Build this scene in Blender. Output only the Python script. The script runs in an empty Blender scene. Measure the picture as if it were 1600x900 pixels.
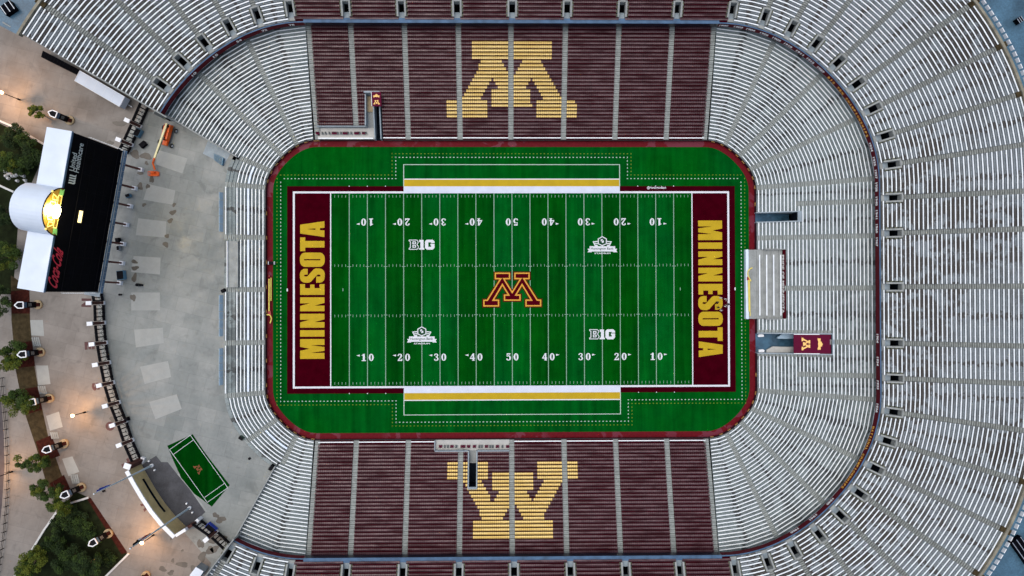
import bpy, bmesh, math, random
from mathutils import Vector, Matrix, Euler
from mathutils.geometry import tessellate_polygon
random.seed(7)
R_ = math.radians
scene = bpy.context.scene
col = scene.collection

# ------------------------------------------------------------------ camera
CAM_LOC = Vector((-2.36322919, -1.02525493, 173.001947))
CAM_ROT = Euler((0.00793765672, -0.0134232056, -0.00247474053), 'XYZ')
cam_d = bpy.data.cameras.new('camera')
cam = bpy.data.objects.new('camera', cam_d)
col.objects.link(cam)
cam.location = CAM_LOC
cam.rotation_euler = CAM_ROT
cam_d.sensor_width = 36
cam_d.lens = 24
cam_d.clip_start = 1
cam_d.clip_end = 6000
scene.camera = cam

# ------------------------------------------------------------------ sky, sun, exposure
SUN_EL, SUN_ROT = R_(76), R_(300)
world = bpy.data.worlds.new('World')
scene.world = world
world.use_nodes = True
wn = world.node_tree
wn.nodes.clear()
sky = wn.nodes.new('ShaderNodeTexSky')
sky.sky_type = 'NISHITA'
sky.sun_disc = False
sky.sun_elevation = SUN_EL
sky.sun_rotation = SUN_ROT
sky.air_density = 1.0
sky.dust_density = 4.0
sky.ozone_density = 1.0
bg = wn.nodes.new('ShaderNodeBackground')
bg.inputs['Strength'].default_value = 0.11
wo = wn.nodes.new('ShaderNodeOutputWorld')
wn.links.new(sky.outputs[0], bg.inputs['Color'])
wn.links.new(bg.outputs[0], wo.inputs['Surface'])
sun_d = bpy.data.lights.new('sun', 'SUN')
sun_d.energy = 1.3
sun_d.angle = R_(75)
sun_d.color = (1.0, 0.985, 0.955)
sun = bpy.data.objects.new('sun', sun_d)
col.objects.link(sun)
sd = Vector((math.sin(SUN_ROT) * math.cos(SUN_EL), math.cos(SUN_ROT) * math.cos(SUN_EL), math.sin(SUN_EL)))
sun.rotation_euler = (-sd).to_track_quat('-Z', 'Y').to_euler()
sun.location = (0, 0, 120)
scene.view_settings.view_transform = 'Standard'
scene.view_settings.look = 'None'
scene.view_settings.exposure = 0.32
scene.view_settings.gamma = 1.0
scene.render.film_transparent = False
scene.cycles.max_bounces = 6

# ------------------------------------------------------------------ projection of a photo point onto a height
FPX = 1600 * 24 / 36
CM = CAM_ROT.to_matrix()


def P(px, py, z=0.0):
    """where the sight line through a photo point meets the level z"""
    d = CM @ Vector(((px - 800) / FPX, -(py - 450) / FPX, -1.0))
    t = (z - CAM_LOC.z) / d.z
    q = CAM_LOC + d * t
    return Vector((q.x, q.y, z))


def PX(v):
    w = CM.transposed() @ (Vector(v) - CAM_LOC)
    return 800 + FPX * w.x / -w.z, 450 - FPX * w.y / -w.z


def in_view(v, m=50):
    a, b = PX(v)
    return -m < a < 1600 + m and -m < b < 900 + m


# ------------------------------------------------------------------ materials
def nodes(name):
    m = bpy.data.materials.new(name)
    m.use_nodes = True
    nt = m.node_tree
    b = nt.nodes.get('Principled BSDF')
    return m, nt, b


def mk(nt, t, **kw):
    n = nt.nodes.new(t)
    for k, v in kw.items():
        setattr(n, k, v)
    return n


def ramp(nt, src, p0, p1, c0=(0, 0, 0, 1), c1=(1, 1, 1, 1)):
    r = mk(nt, 'ShaderNodeValToRGB')
    r.color_ramp.elements[0].position = p0
    r.color_ramp.elements[1].position = p1
    r.color_ramp.elements[0].color = c0
    r.color_ramp.elements[1].color = c1
    nt.links.new(src, r.inputs[0])
    return r.outputs[0]


def mixc(nt, fac, a, b, mode='MIX'):
    m = mk(nt, 'ShaderNodeMix', data_type='RGBA', blend_type=mode)
    for sock, v in ((m.inputs[0], fac), (m.inputs[6], a), (m.inputs[7], b)):
        if isinstance(v, (int, float)):
            sock.default_value = v
        elif isinstance(v, tuple):
            sock.default_value = v if len(v) == 4 else v + (1,)
        else:
            nt.links.new(v, sock)
    return m.outputs[2]


def noise(nt, scale, detail=4, rough=0.55, coord=None, dist=0.0):
    n = mk(nt, 'ShaderNodeTexNoise')
    n.inputs['Scale'].default_value = scale
    n.inputs['Detail'].default_value = detail
    n.inputs['Roughness'].default_value = rough
    n.inputs['Distortion'].default_value = dist
    if coord is None:
        coord = mk(nt, 'ShaderNodeNewGeometry').outputs['Position']
    nt.links.new(coord, n.inputs['Vector'])
    return n.outputs['Fac']


def math_n(nt, op, a, b=0.0):
    m = mk(nt, 'ShaderNodeMath', operation=op)
    for i, v in enumerate((a, b)):
        if isinstance(v, (int, float)):
            m.inputs[i].default_value = v
        else:
            nt.links.new(v, m.inputs[i])
    return m.outputs[0]


def bump(nt, b, h, strength=0.3, dist=0.02):
    n = mk(nt, 'ShaderNodeBump')
    n.inputs['Strength'].default_value = strength
    n.inputs['Distance'].default_value = dist
    nt.links.new(h, n.inputs['Height'])
    nt.links.new(n.outputs[0], b.inputs['Normal'])


def simple(name, c, rough=0.6, var=0.15, scale=1.2, metal=0.0, spec=0.4, detail=5, fine=0.0):
    """one colour with soft weathering noise"""
    m, nt, b = nodes(name)
    n = noise(nt, scale, detail)
    lo = tuple(x * (1 - var) for x in c)
    hi = tuple(min(1, x * (1 + var)) for x in c)
    f = ramp(nt, n, 0.3, 0.7)
    cc = mixc(nt, f, lo, hi)
    if fine:
        n2 = noise(nt, scale * 14, 3)
        cc = mixc(nt, fine, cc, ramp(nt, n2, 0.35, 0.65), 'MULTIPLY')
    nt.links.new(cc, b.inputs['Base Color'])
    b.inputs['Roughness'].default_value = rough
    b.inputs['Metallic'].default_value = metal
    b.inputs['Specular IOR Level'].default_value = spec
    return m


def emit(name, c, s):
    m, nt, b = nodes(name)
    n = noise(nt, 3.0, 2)
    nt.links.new(mixc(nt, ramp(nt, n, 0.3, 0.7), tuple(x * .9 for x in c), c), b.inputs['Emission Color'])
    b.inputs['Base Color'].default_value = (*c, 1)
    b.inputs['Emission Strength'].default_value = s
    return m


def turf(name, c, var=0.30):
    m, nt, b = nodes(name)
    geo = mk(nt, 'ShaderNodeNewGeometry').outputs['Position']
    mp = mk(nt, 'ShaderNodeMapping')
    mp.inputs['Scale'].default_value = (0.9, 0.05, 1)
    nt.links.new(geo, mp.inputs['Vector'])
    n1 = noise(nt, 0.6, 5, 0.6, mp.outputs[0])
    n2 = noise(nt, 0.05, 3, 0.5)
    n3 = noise(nt, 6.0, 2, 0.5)
    lo = tuple(x * (1 - var) for x in c)
    hi = (c[0] * (1 + var) + .0005, c[1] * (1 + var), c[2] * (1 + var))
    cc = mixc(nt, ramp(nt, n1, 0.3, 0.7), lo, hi)
    cc = mixc(nt, ramp(nt, n2, 0.35, 0.65), cc, mixc(nt, 1.0, cc, (1.3, 1.12, 0.62, 1), 'MULTIPLY'))
    cc = mixc(nt, 0.25, cc, ramp(nt, n3, 0.3, 0.7), 'MULTIPLY')
    cc = mixc(nt, 0.3, cc, ramp(nt, noise(nt, 0.22, 5, 0.65), 0.28, 0.6), 'MULTIPLY')
    nt.links.new(cc, b.inputs['Base Color'])
    b.inputs['Roughness'].default_value = 0.85
    b.inputs['Specular IOR Level'].default_value = 0.0
    return m


def terrace(name, c, wet, damp, wide=0.2, spec=0.4):
    """concrete steps: damp patches, dark drips along the joint in the middle of each section"""
    m, nt, b = nodes(name)
    geo = mk(nt, 'ShaderNodeNewGeometry').outputs['Position']
    uv = mk(nt, 'ShaderNodeUVMap', uv_map='UVMap').outputs[0]
    sx = mk(nt, 'ShaderNodeSeparateXYZ')
    nt.links.new(uv, sx.inputs[0])
    base = mixc(nt, ramp(nt, noise(nt, 0.5, 5), 0.3, 0.7), tuple(x * .82 for x in c), tuple(x * 1.15 for x in c))
    base = mixc(nt, 0.35, base, ramp(nt, noise(nt, 4.0, 4), 0.3, 0.62), 'MULTIPLY')
    big = ramp(nt, noise(nt, 0.035, 2, 0.5), 0.43, 0.55)
    blot = ramp(nt, noise(nt, 0.36, 4, 0.6), 0.45, 0.51)
    fac = math_n(nt, 'MULTIPLY', big, blot)
    # joint stains: distance of u from the section middle, wobbling row by row
    dj = math_n(nt, 'ABSOLUTE', math_n(nt, 'SUBTRACT', sx.outputs[0], 0.5))
    nj = noise(nt, 1.1, 2, 0.5)
    th = math_n(nt, 'MULTIPLY', math_n(nt, 'SUBTRACT', nj, 0.39), wide)
    jm = math_n(nt, 'LESS_THAN', dj, th)
    fac = math_n(nt, 'MAXIMUM', math_n(nt, 'MULTIPLY', fac, damp), math_n(nt, 'MULTIPLY', jm, 0.9))
    cc = mixc(nt, fac, base, wet)
    nt.links.new(cc, b.inputs['Base Color'])
    rr = ramp(nt, noise(nt, 0.12, 3), 0.35, 0.65, (0.35, 0.35, 0.35, 1), (0.75, 0.75, 0.75, 1))
    nt.links.new(rr, b.inputs['Roughness'])
    b.inputs['Specular IOR Level'].default_value = spec
    return m


def seatmat(name, dry, wet_sheen):
    """moulded seats: rain film with its sky sheen put into the colour, darker dry patches"""
    m, nt, b = nodes(name)
    geo = mk(nt, 'ShaderNodeNewGeometry').outputs['Position']
    mp = mk(nt, 'ShaderNodeMapping')
    mp.inputs['Scale'].default_value = (0.22, 1.15, 1.15)
    nt.links.new(geo, mp.inputs['Vector'])
    n1 = ramp(nt, noise(nt, 0.75, 4, 0.6, mp.outputs[0]), 0.36, 0.56)
    n2 = ramp(nt, noise(nt, 1.6, 3, 0.65), 0.42, 0.6)
    f = math_n(nt, 'MULTIPLY', n1, math_n(nt, 'ADD', math_n(nt, 'MULTIPLY', n2, 0.35), 0.65))
    nt.links.new(mixc(nt, f, dry, wet_sheen), b.inputs['Base Color'])
    nt.links.new(ramp(nt, f, 0, 1, (.6, .6, .6, 1), (.28, .28, .28, 1)), b.inputs['Roughness'])
    b.inputs['Specular IOR Level'].default_value = 0.45
    return m


def plazamat(name, c1, c2):
    m, nt, b = nodes(name)
    geo = mk(nt, 'ShaderNodeNewGeometry').outputs['Position']
    br = mk(nt, 'ShaderNodeTexBrick')
    br.offset = 0.37
    br.squash_frequency = 3
    br.inputs['Scale'].default_value = 0.14
    br.inputs['Mortar Size'].default_value = 0.006
    br.inputs['Mortar Smooth'].default_value = 0.2
    br.inputs['Bias'].default_value = 0.0
    br.inputs['Brick Width'].default_value = 0.62
    br.inputs['Row Height'].default_value = 0.5
    br.inputs['Color1'].default_value = (*c1, 1)
    br.inputs['Color2'].default_value = (*c2, 1)
    br.inputs['Mortar'].default_value = tuple(x * .72 for x in c1) + (1,)
    mp = mk(nt, 'ShaderNodeMapping')
    mp.inputs['Rotation'].default_value = (0, 0, R_(14))
    nt.links.new(geo, mp.inputs['Vector'])
    nt.links.new(mp.outputs[0], br.inputs['Vector'])
    cc = mixc(nt, 0.42, br.outputs['Color'], mixc(nt, ramp(nt, noise(nt, 0.11, 6, 0.6), 0.34, 0.66), tuple(x * .82 for x in c1), tuple(x * 1.12 for x in c2)))
    cc = mixc(nt, 0.14, cc, ramp(nt, noise(nt, 1.2, 5, 0.65), 0.25, 0.6), 'MULTIPLY')
    cc = mixc(nt, ramp(nt, noise(nt, 0.3, 3, 0.6, dist=0.6), 0.58, 0.68, (0, 0, 0, 1), (.45, .45, .45, 1)), cc, tuple(x * .6 for x in c1))
    nt.links.new(cc, b.inputs['Base Color'])
    nt.links.new(ramp(nt, noise(nt, 0.2, 3), .35, .65, (.35, .35, .35, 1), (.7, .7, .7, 1)), b.inputs['Roughness'])
    return m


def leafmat(name, c1, c2):
    m, nt, b = nodes(name)
    f = ramp(nt, noise(nt, 0.9, 3), 0.3, 0.7)
    cc = mixc(nt, f, c1, c2)
    cc = mixc(nt, 0.5, cc, ramp(nt, noise(nt, 7, 2), 0.25, 0.7), 'MULTIPLY')
    nt.links.new(cc, b.inputs['Base Color'])
    b.inputs['Roughness'].default_value = 0.7
    b.inputs['Specular IOR Level'].default_value = 0.15
    return m


M = {}
M['turf_dark'] = turf('turf_dark', (0.0003, 0.067, 0.0052))
M['turf_light'] = turf('turf_light', (0.0003, 0.089, 0.0120))
M['turf_edge'] = turf('turf_edge', (0.0003, 0.084, 0.0098))
M['mat_turf'] = turf('mat_turf', (0.0004, 0.042, 0.004))
M['white_paint'] = simple('white_paint', (0.66, 0.68, 0.72), 0.8, 0.06, 0.8, fine=0.06)
M['line_paint'] = simple('line_paint', (0.21, 0.345, 0.26), 0.8, 0.10, 0.8, fine=0.08)
M['team_white'] = simple('team_white', (0.60, 0.64, 0.74), 0.8, 0.06, 0.5, fine=0.06)
M['dot_white'] = simple('dim_white_paint', (0.42, 0.52, 0.46), 0.8, 0.08)
M['dot_yellow'] = simple('dot_yellow', (0.14, 0.22, 0.008), 0.8, 0.1)
M['gold_paint'] = simple('gold_paint', (0.47, 0.315, 0.002), 0.8, 0.08, 0.5, fine=0.08)
M['gold_line'] = simple('gold_line', (0.60, 0.30, 0.03), 0.8, 0.06)
M['maroon_turf'] = simple('maroon_turf', (0.040, 0.0003, 0.0042), 0.85, 0.2, 0.5, spec=0.0, fine=0.12)
M['maroon_logo'] = simple('maroon_logo', (0.068, 0.0008, 0.006), 0.85, 0.12, 0.7, spec=0.0)
M['green_ink'] = simple('green_ink', (0.0015, 0.045, 0.012), 0.85, 0.12)


def trackmat():
    m, nt, b = nodes('track_red')
    n = noise(nt, 0.28, 3, 0.5, dist=0.8)
    f = ramp(nt, n, 0.52, 0.54)
    base = mixc(nt, ramp(nt, noise(nt, 1.5, 4), .3, .7), (0.095, 0.002, 0.006), (0.13, 0.004, 0.010))
    big = ramp(nt, noise(nt, 0.05, 1), 0.45, 0.55)
    f2 = math_n(nt, 'MULTIPLY', f, big)
    nt.links.new(mixc(nt, f2, base, (0.14, 0.022, 0.038)), b.inputs['Base Color'])
    nt.links.new(ramp(nt, f2, 0, 1, (.55, .55, .55, 1), (.3, .3, .3, 1)), b.inputs['Roughness'])
    b.inputs['Specular IOR Level'].default_value = 0.08
    return m


M['track'] = trackmat()
M['terrace'] = terrace('terrace_concrete', (0.212, 0.258, 0.262), (0.032, 0.036, 0.036), 0.55, 0.36)
M['terrace_up'] = terrace('upper_terrace_concrete', (0.222, 0.256, 0.275), (0.056, 0.049, 0.043), 0.95, 0.42)
M['terrace_mar'] = terrace('maroon_terrace', (0.050, 0.0010, 0.006), (0.022, 0.001, 0.004), 0.6, 0.1, 0.03)
M['aisle'] = simple('aisle_concrete', (0.31, 0.345, 0.33), 0.6, 0.25, 1.1, fine=0.4)
M['aisle_up'] = simple('upper_aisle_concrete', (0.30, 0.325, 0.305), 0.65, 0.3, 1.1, fine=0.55)
M['nosing'] = simple('step_nosing', (0.12, 0.13, 0.12), 0.7, 0.2)
M['bench'] = simple('bench_aluminium', (0.86, 0.92, 0.96), 0.4, 0.10, 0.6, spec=0.4, fine=0.22)
M['bench_blue'] = simple('bench_wet_aluminium', (0.62, 0.72, 0.85), 0.3, 0.1, 0.6, spec=0.5)
M['seat_maroon'] = seatmat('maroon_seat', (0.034, 0.0026, 0.007), (0.104, 0.050, 0.060))  # mauve second colour: sky reflected by the wet seats, painted in
M['seat_gold'] = seatmat('gold_seat', (0.74, 0.52, 0.15), (0.82, 0.61, 0.21))
M['wall_dark'] = simple('perimeter_wall_dark', (0.012, 0.006, 0.012), 0.5, 0.3)
M['concrete'] = simple('plain_concrete', (0.30, 0.32, 0.31), 0.7, 0.18, 0.6, fine=0.25)
M['concrete_blue'] = simple('damp_concrete', (0.26, 0.32, 0.36), 0.5, 0.18, 0.5, fine=0.2)
M['concrete_lt'] = simple('pale_concrete', (0.46, 0.46, 0.43), 0.75, 0.1, 0.6, fine=0.2)
M['dark'] = simple('tunnel_shade', (0.006, 0.009, 0.014), 0.9, 0.4, spec=0.0)  # near-black: shade inside tunnels and openings put into the colour
M['tunnel_blue'] = simple('wet_ramp_floor', (0.035, 0.085, 0.13), 0.15, 0.5, 0.35, spec=0.6)
M['coping'] = simple('blue_coping', (0.062, 0.12, 0.205), 0.5, 0.3, 0.5, spec=0.2)  # aluminium coping: the sky it reflects is put into the blue
M['ribbon'] = simple('maroon_ribbon', (0.075, 0.002, 0.008), 0.6, 0.2, spec=0.08)
M['ribbon_dark'] = simple('dark_ribbon', (0.006, 0.010, 0.022), 0.25, 0.3)
M['text_white'] = simple('white_lettering', (0.85, 0.85, 0.85), 0.5, 0.03)
M['text_gold'] = simple('gold_lettering', (0.85, 0.42, 0.05), 0.5, 0.04)
M['roof_blue'] = simple('blue_wet_roof', (0.06, 0.135, 0.20), 0.3, 0.35, 0.2, spec=0.5, fine=0.3)
M['plaza'] = plazamat('plaza_concrete', (0.162, 0.184, 0.178), (0.226, 0.242, 0.232))
M['promenade'] = plazamat('promenade_concrete', (0.138, 0.124, 0.108), (0.190, 0.172, 0.152))
M['slab'] = simple('new_slab_concrete', (0.31, 0.325, 0.31), 0.65, 0.06, 0.8, fine=0.12)
M['puddle'] = simple('damp_stain', (0.085, 0.075, 0.06), 0.35, 0.2, 0.8)
M['letter_paint'] = simple('faded_maroon_paving', (0.10, 0.045, 0.045), 0.8, 0.25, 1.2, fine=0.3)
M['slate'] = simple('slate_paving', (0.062, 0.064, 0.072), 0.6, 0.35, 0.3, spec=.2, fine=0.2)
M['white_metal'] = simple('white_metal_roof', (0.62, 0.70, 0.80), 0.5, 0.05, 0.3)
M['white_cap'] = simple('white_stone_cap', (0.78, 0.80, 0.82), 0.6, 0.06)
M['brick'] = simple('maroon_brick', (0.075, 0.022, 0.015), 0.8, 0.25, 2.0, fine=0.3)
M['tan_roof'] = simple('tan_wall', (0.62, 0.48, 0.23), 0.7, 0.15, 0.6, fine=0.2)
M['black'] = simple('black_panel', (0.0015, 0.0018, 0.0038), 0.7, 0.4, 0.3, spec=0.04)
M['black_steel'] = simple('black_steel', (0.008, 0.008, 0.010), 0.7, 0.2, spec=0.05)
M['maroon_steel'] = simple('maroon_steel', (0.085, 0.018, 0.012), 0.5, 0.2)
M['aged_concrete'] = simple('aged_tan_concrete', (0.26, 0.24, 0.18), 0.8, 0.35, 0.5, fine=0.3)
M['letter_orange'] = simple('faded_orange_letter', (0.16, 0.05, 0.015), 0.8, 0.2)
M['moss'] = simple('mossy_concrete', (0.15, 0.16, 0.10), 0.9, 0.4, 1.0, fine=0.5)
M['chair_grey'] = simple('dark_grey_chair', (0.06, 0.07, 0.075), 0.6, 0.2)
M['steel'] = simple('grey_steel', (0.42, 0.46, 0.50), 0.35, 0.1, metal=0.6)
M['pole'] = simple('pale_pole', (0.45, 0.55, 0.60), 0.35, 0.1)
M['orange'] = simple('orange_lift_paint', (0.72, 0.11, 0.012), 0.35, 0.12, 1.5)
M['cream'] = simple('cream_boom_paint', (0.72, 0.66, 0.36), 0.45, 0.1)
M['yellow'] = simple('yellow_post_paint', (0.75, 0.62, 0.12), 0.4, 0.08)
M['tyre'] = simple('tyre_rubber', (0.012, 0.012, 0.013), 0.8, 0.2)
M['red_post'] = simple('red_pad', (0.30, 0.02, 0.015), 0.5, 0.2)
M['mulch'] = simple('mulch_soil', (0.060, 0.045, 0.022), 0.95, 0.4, 1.0, spec=0.1, fine=0.5)
M['mulch_red'] = simple('red_mulch', (0.050, 0.012, 0.008), 0.95, 0.4, 1.5, spec=0.1, fine=0.5)
M['grass'] = simple('garden_grass', (0.012, 0.018, 0.006), 0.95, 0.4, 0.8, spec=0.1, fine=0.5)
M['asphalt'] = simple('asphalt', (0.060, 0.052, 0.058), 0.7, 0.2, 0.6, fine=0.25)
M['kerb'] = simple('kerb_concrete', (0.52, 0.54, 0.54), 0.7, 0.1)
M['tan_stone'] = simple('tan_stone', (0.40, 0.31, 0.18), 0.7, 0.2, 1.4, fine=0.2)
M['bark'] = simple('bark', (0.09, 0.065, 0.045), 0.9, 0.3, 4)
M['leaf_a'] = leafmat('leaf_dark', (0.020, 0.044, 0.008), (0.052, 0.092, 0.014))
M['leaf_b'] = leafmat('leaf_bright', (0.055, 0.088, 0.008), (0.14, 0.16, 0.016))
M['leaf_c'] = leafmat('leaf_deep', (0.009, 0.022, 0.006), (0.028, 0.052, 0.012))
M['lamp_glow'] = emit('lamp_glow', (1.0, 0.55, 0.2), 30)
M['sign_glow'] = emit('sign_glow', (1.0, 0.86, 0.52), 40)
M['bar_glow'] = emit('bar_glow', (1.0, 0.80, 0.36), 1.6)
M['sign_gold'] = simple('sign_gold_back', (0.30, 0.19, 0.025), 0.3, 0.15, metal=0.3)
M['sign_line'] = emit('sign_line_pale', (0.75, 0.66, 0.2), 0.35)
M['sign_green'] = emit('sign_line_green', (0.16, 0.42, 0.12), 0.25)
M['coke_red'] = emit('red_sign_lettering', (0.45, 0.008, 0.035), 0.10)
M['sign_white'] = simple('pale_sign_lettering', (0.55, 0.62, 0.64), 0.5, 0.05)
M['banner'] = simple('maroon_banner', (0.095, 0.003, 0.024), 0.7, 0.08, 0.8, spec=.1)
M['banner_gold'] = simple('banner_gold', (0.90, 0.55, 0.16), 0.6, 0.05)
M['flag_blue'] = simple('flag_blue', (0.02, 0.05, 0.36), 0.7, 0.2)
M['flag_red'] = simple('flag_red', (0.24, 0.03, 0.03), 0.7, 0.2)
M['blue_paint'] = simple('blue_rack_paint', (0.06, 0.17, 0.26), 0.4, 0.15)
M['bin_green'] = simple('bin_green', (0.004, 0.035, 0.018), 0.5, 0.2)
M['skin'] = simple('skin', (0.42, 0.25, 0.17), 0.6, 0.05)
M['cloth_dark'] = simple('dark_clothing', (0.012, 0.013, 0.018), 0.85, 0.2)
M['cloth_white'] = simple('white_clothing', (0.66, 0.66, 0.68), 0.85, 0.08)
M['hair'] = simple('dark_hair', (0.015, 0.011, 0.009), 0.7, 0.2)
M['glass_blue'] = simple('wet_polycarbonate', (0.30, 0.42, 0.52), 0.25, 0.12, 0.6)
M['pad_orange'] = simple('tan_wall_pad', (0.45, 0.25, 0.07), 0.6, 0.2)

# ------------------------------------------------------------------ object helpers
ORG = {}
ORD = ['first', 'second', 'third', 'fourth', 'fifth', 'sixth', 'seventh', 'eighth', 'ninth', 'tenth', 'eleventh', 'twelfth', 'thirteenth', 'fourteenth', 'fifteenth', 'sixteenth', 'seventeenth', 'eighteenth', 'nineteenth', 'twentieth']


def tag(o, label=None, cat=None, group=None, kind=None):
    if label:
        o['label'] = label
    if cat:
        o['category'] = cat
    if group:
        o['group'] = group
    if kind:
        o['kind'] = kind
    return o


def root(name, loc, label, cat, group=None):
    o = bpy.data.objects.new(name, None)
    o.empty_display_size = 0.5
    col.objects.link(o)
    o.location = loc
    ORG[o.name] = Vector(loc)
    return tag(o, label, cat, group)


class MB:
    """collects faces of one mesh, in world coordinates"""

    def __init__(s):
        s.v, s.f, s.m, s.uv = [], [], [], None

    def poly(s, pts, mi=0):
        k = len(s.v)
        s.v.extend([tuple(p) for p in pts])
        s.f.append(tuple(range(k, k + len(pts))))
        s.m.append(mi)

    def quad(s, a, b, c, d, mi=0):
        s.poly((a, b, c, d), mi)

    def hexa(s, b, t, mi=0):
        """solid between bottom loop b and top loop t"""
        k = len(s.v)
        n = len(b)
        s.v.extend([tuple(p) for p in b])
        s.v.extend([tuple(p) for p in t])
        s.f.append(tuple(range(k + n - 1, k - 1, -1)))
        s.m.append(mi)
        s.f.append(tuple(range(k + n, k + 2 * n)))
        s.m.append(mi)
        for i in range(n):
            j = (i + 1) % n
            s.f.append((k + i, k + j, k + n + j, k + n + i))
            s.m.append(mi)
        return s

    def prism(s, pts, z0, z1, mi=0):
        a = 0
        for i in range(len(pts)):
            p, q = pts[i], pts[(i + 1) % len(pts)]
            a += p[0] * q[1] - q[0] * p[1]
        if a < 0:
            pts = list(reversed(pts))
        return s.hexa([(p[0], p[1], z0) for p in pts], [(p[0], p[1], z1) for p in pts], mi)

    def box(s, c, d, rz=0.0, mi=0):
        """box centred at c (xy) standing from c.z, size d"""
        cs, sn = math.cos(rz), math.sin(rz)
        pts = []
        for x, y in ((-1, -1), (1, -1), (1, 1), (-1, 1)):
            x *= d[0] / 2
            y *= d[1] / 2
            pts.append((c[0] + x * cs - y * sn, c[1] + x * sn + y * cs))
        return s.prism(pts, c[2], c[2] + d[2], mi)

    def bar(s, a, b, w, h=None, mi=0):
        """square bar from a to b"""
        a, b = Vector(a), Vector(b)
        h = h or w
        d = (b - a).normalized()
        up = Vector((0, 0, 1)) if abs(d.z) < 0.95 else Vector((1, 0, 0))
        x = d.cross(up).normalized() * (w / 2)
        y = x.cross(d).normalized() * (h / 2)
        s.hexa([a - x - y, a + x - y, a + x + y, a - x + y], [b - x - y, b + x - y, b + x + y, b - x + y], mi)
        return s

    def tube(s, pts, rad, n=8, mi=0, cap=True):
        pts = [Vector(p) for p in pts]
        if isinstance(rad, (int, float)):
            rad = [rad] * len(pts)
        k = len(s.v)
        for i, p in enumerate(pts):
            d = (pts[min(i + 1, len(pts) - 1)] - pts[max(i - 1, 0)]).normalized()
            up = Vector((0, 0, 1)) if abs(d.z) < 0.95 else Vector((1, 0, 0))
            x = d.cross(up).normalized()
            y = x.cross(d).normalized()
            for j in range(n):
                a = 2 * math.pi * j / n
                s.v.append(tuple(p + (x * math.cos(a) + y * math.sin(a)) * rad[i]))
        for i in range(len(pts) - 1):
            for j in range(n):
                j2 = (j + 1) % n
                s.f.append((k + i * n + j, k + i * n + j2, k + (i + 1) * n + j2, k + (i + 1) * n + j))
                s.m.append(mi)
        if cap:
            s.f.append(tuple(range(k + n - 1, k - 1, -1)))
            s.m.append(mi)
            e = k + (len(pts) - 1) * n
            s.f.append(tuple(range(e, e + n)))
            s.m.append(mi)
        return s

    def fill(s, loops, z, mi=0):
        """flat area with holes, facing up"""
        vs = [[Vector((p[0], p[1], 0)) for p in lp] for lp in loops]
        tri = tessellate_polygon(vs)
        k = len(s.v)
        flat = [p for lp in vs for p in lp]
        s.v.extend([(p.x, p.y, z) for p in flat])
        for t in tri:
            a, b, c = (flat[i] for i in t)
            if (b - a).cross(c - a).z < 0:
                t = (t[0], t[2], t[1])
            s.f.append(tuple(k + i for i in t))
            s.m.append(mi)
        return s

    def build(s, name, mats, parent=None, label=None, cat=None, group=None, kind=None, smooth=False, own=False):
        me = bpy.data.meshes.new(name)
        if parent is not None:
            p = parent
            while p.parent is not None:
                p = p.parent
            org = ORG.get(p.name, Vector((0, 0, 0)))
        elif own and s.v:
            xs = [v[0] for v in s.v]
            ys = [v[1] for v in s.v]
            org = Vector(((min(xs) + max(xs)) / 2, (min(ys) + max(ys)) / 2, min(v[2] for v in s.v)))
        else:
            org = Vector((0, 0, 0))
        vs = s.v if org.length == 0 else [(v[0] - org.x, v[1] - org.y, v[2] - org.z) for v in s.v]
        me.from_pydata(vs, [], s.f)
        if not isinstance(mats, (list, tuple)):
            mats = [mats]
        for m in mats:
            me.materials.append(M[m])
        if len(mats) > 1:
            me.polygons.foreach_set('material_index', s.m)
        if s.uv is not None:
            l = me.uv_layers.new(name='UVMap')
            flat = []
            for f in s.f:
                for i in f:
                    flat.extend(s.uv[i])
            l.data.foreach_set('uv', flat)
        if smooth:
            me.polygons.foreach_set('use_smooth', [True] * len(me.polygons))
        me.update()
        o = bpy.data.objects.new(name, me)
        col.objects.link(o)
        if parent is not None:
            o.parent = parent
        else:
            o.location = org
            ORG[o.name] = org
        return tag(o, label, cat, group, kind)


def copy_tree(o, parent=None):
    c = o.copy()
    col.objects.link(c)
    c.parent = parent
    for ch in list(o.children):
        copy_tree(ch, c)
    return c


_tc = {}


def text2d(s, bold=0.0):
    """outline text as 2D verts and faces, height of capitals about 0.7"""
    key = (s, bold)
    if key in _tc:
        return _tc[key]
    cu = bpy.data.curves.new('t', 'FONT')
    cu.body = s
    cu.align_x = 'CENTER'
    cu.offset = bold
    cu.resolution_u = 3
    ob = bpy.data.objects.new('t', cu)
    me = ob.to_mesh()
    vs = [(v.co.x, v.co.y) for v in me.vertices]
    fs = [tuple(p.vertices) for p in me.polygons]
    ob.to_mesh_clear()
    bpy.data.objects.remove(ob)
    bpy.data.curves.remove(cu)
    _tc[key] = (vs, fs)
    return vs, fs


def text_fit(mb, s, fn, w=None, h=None, bold=0.0, mi=0, caps=True):
    """adds text; fn maps (x along, y up) metres, centred, to a point; fitted to width w and height h"""
    vs, fs = text2d(s, bold)
    x0, x1 = min(v[0] for v in vs), max(v[0] for v in vs)
    y0, y1 = min(v[1] for v in vs), max(v[1] for v in vs)
    sy = h / (y1 - y0)
    sx = w / (x1 - x0) if w else sy
    k = len(mb.v)
    for x, y in vs:
        mb.v.append(tuple(fn((x - (x0 + x1) / 2) * sx, (y - y0) * sy)))
    for f in fs:
        mb.f.append(tuple(k + i for i in f))
        mb.m.append(mi)


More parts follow.
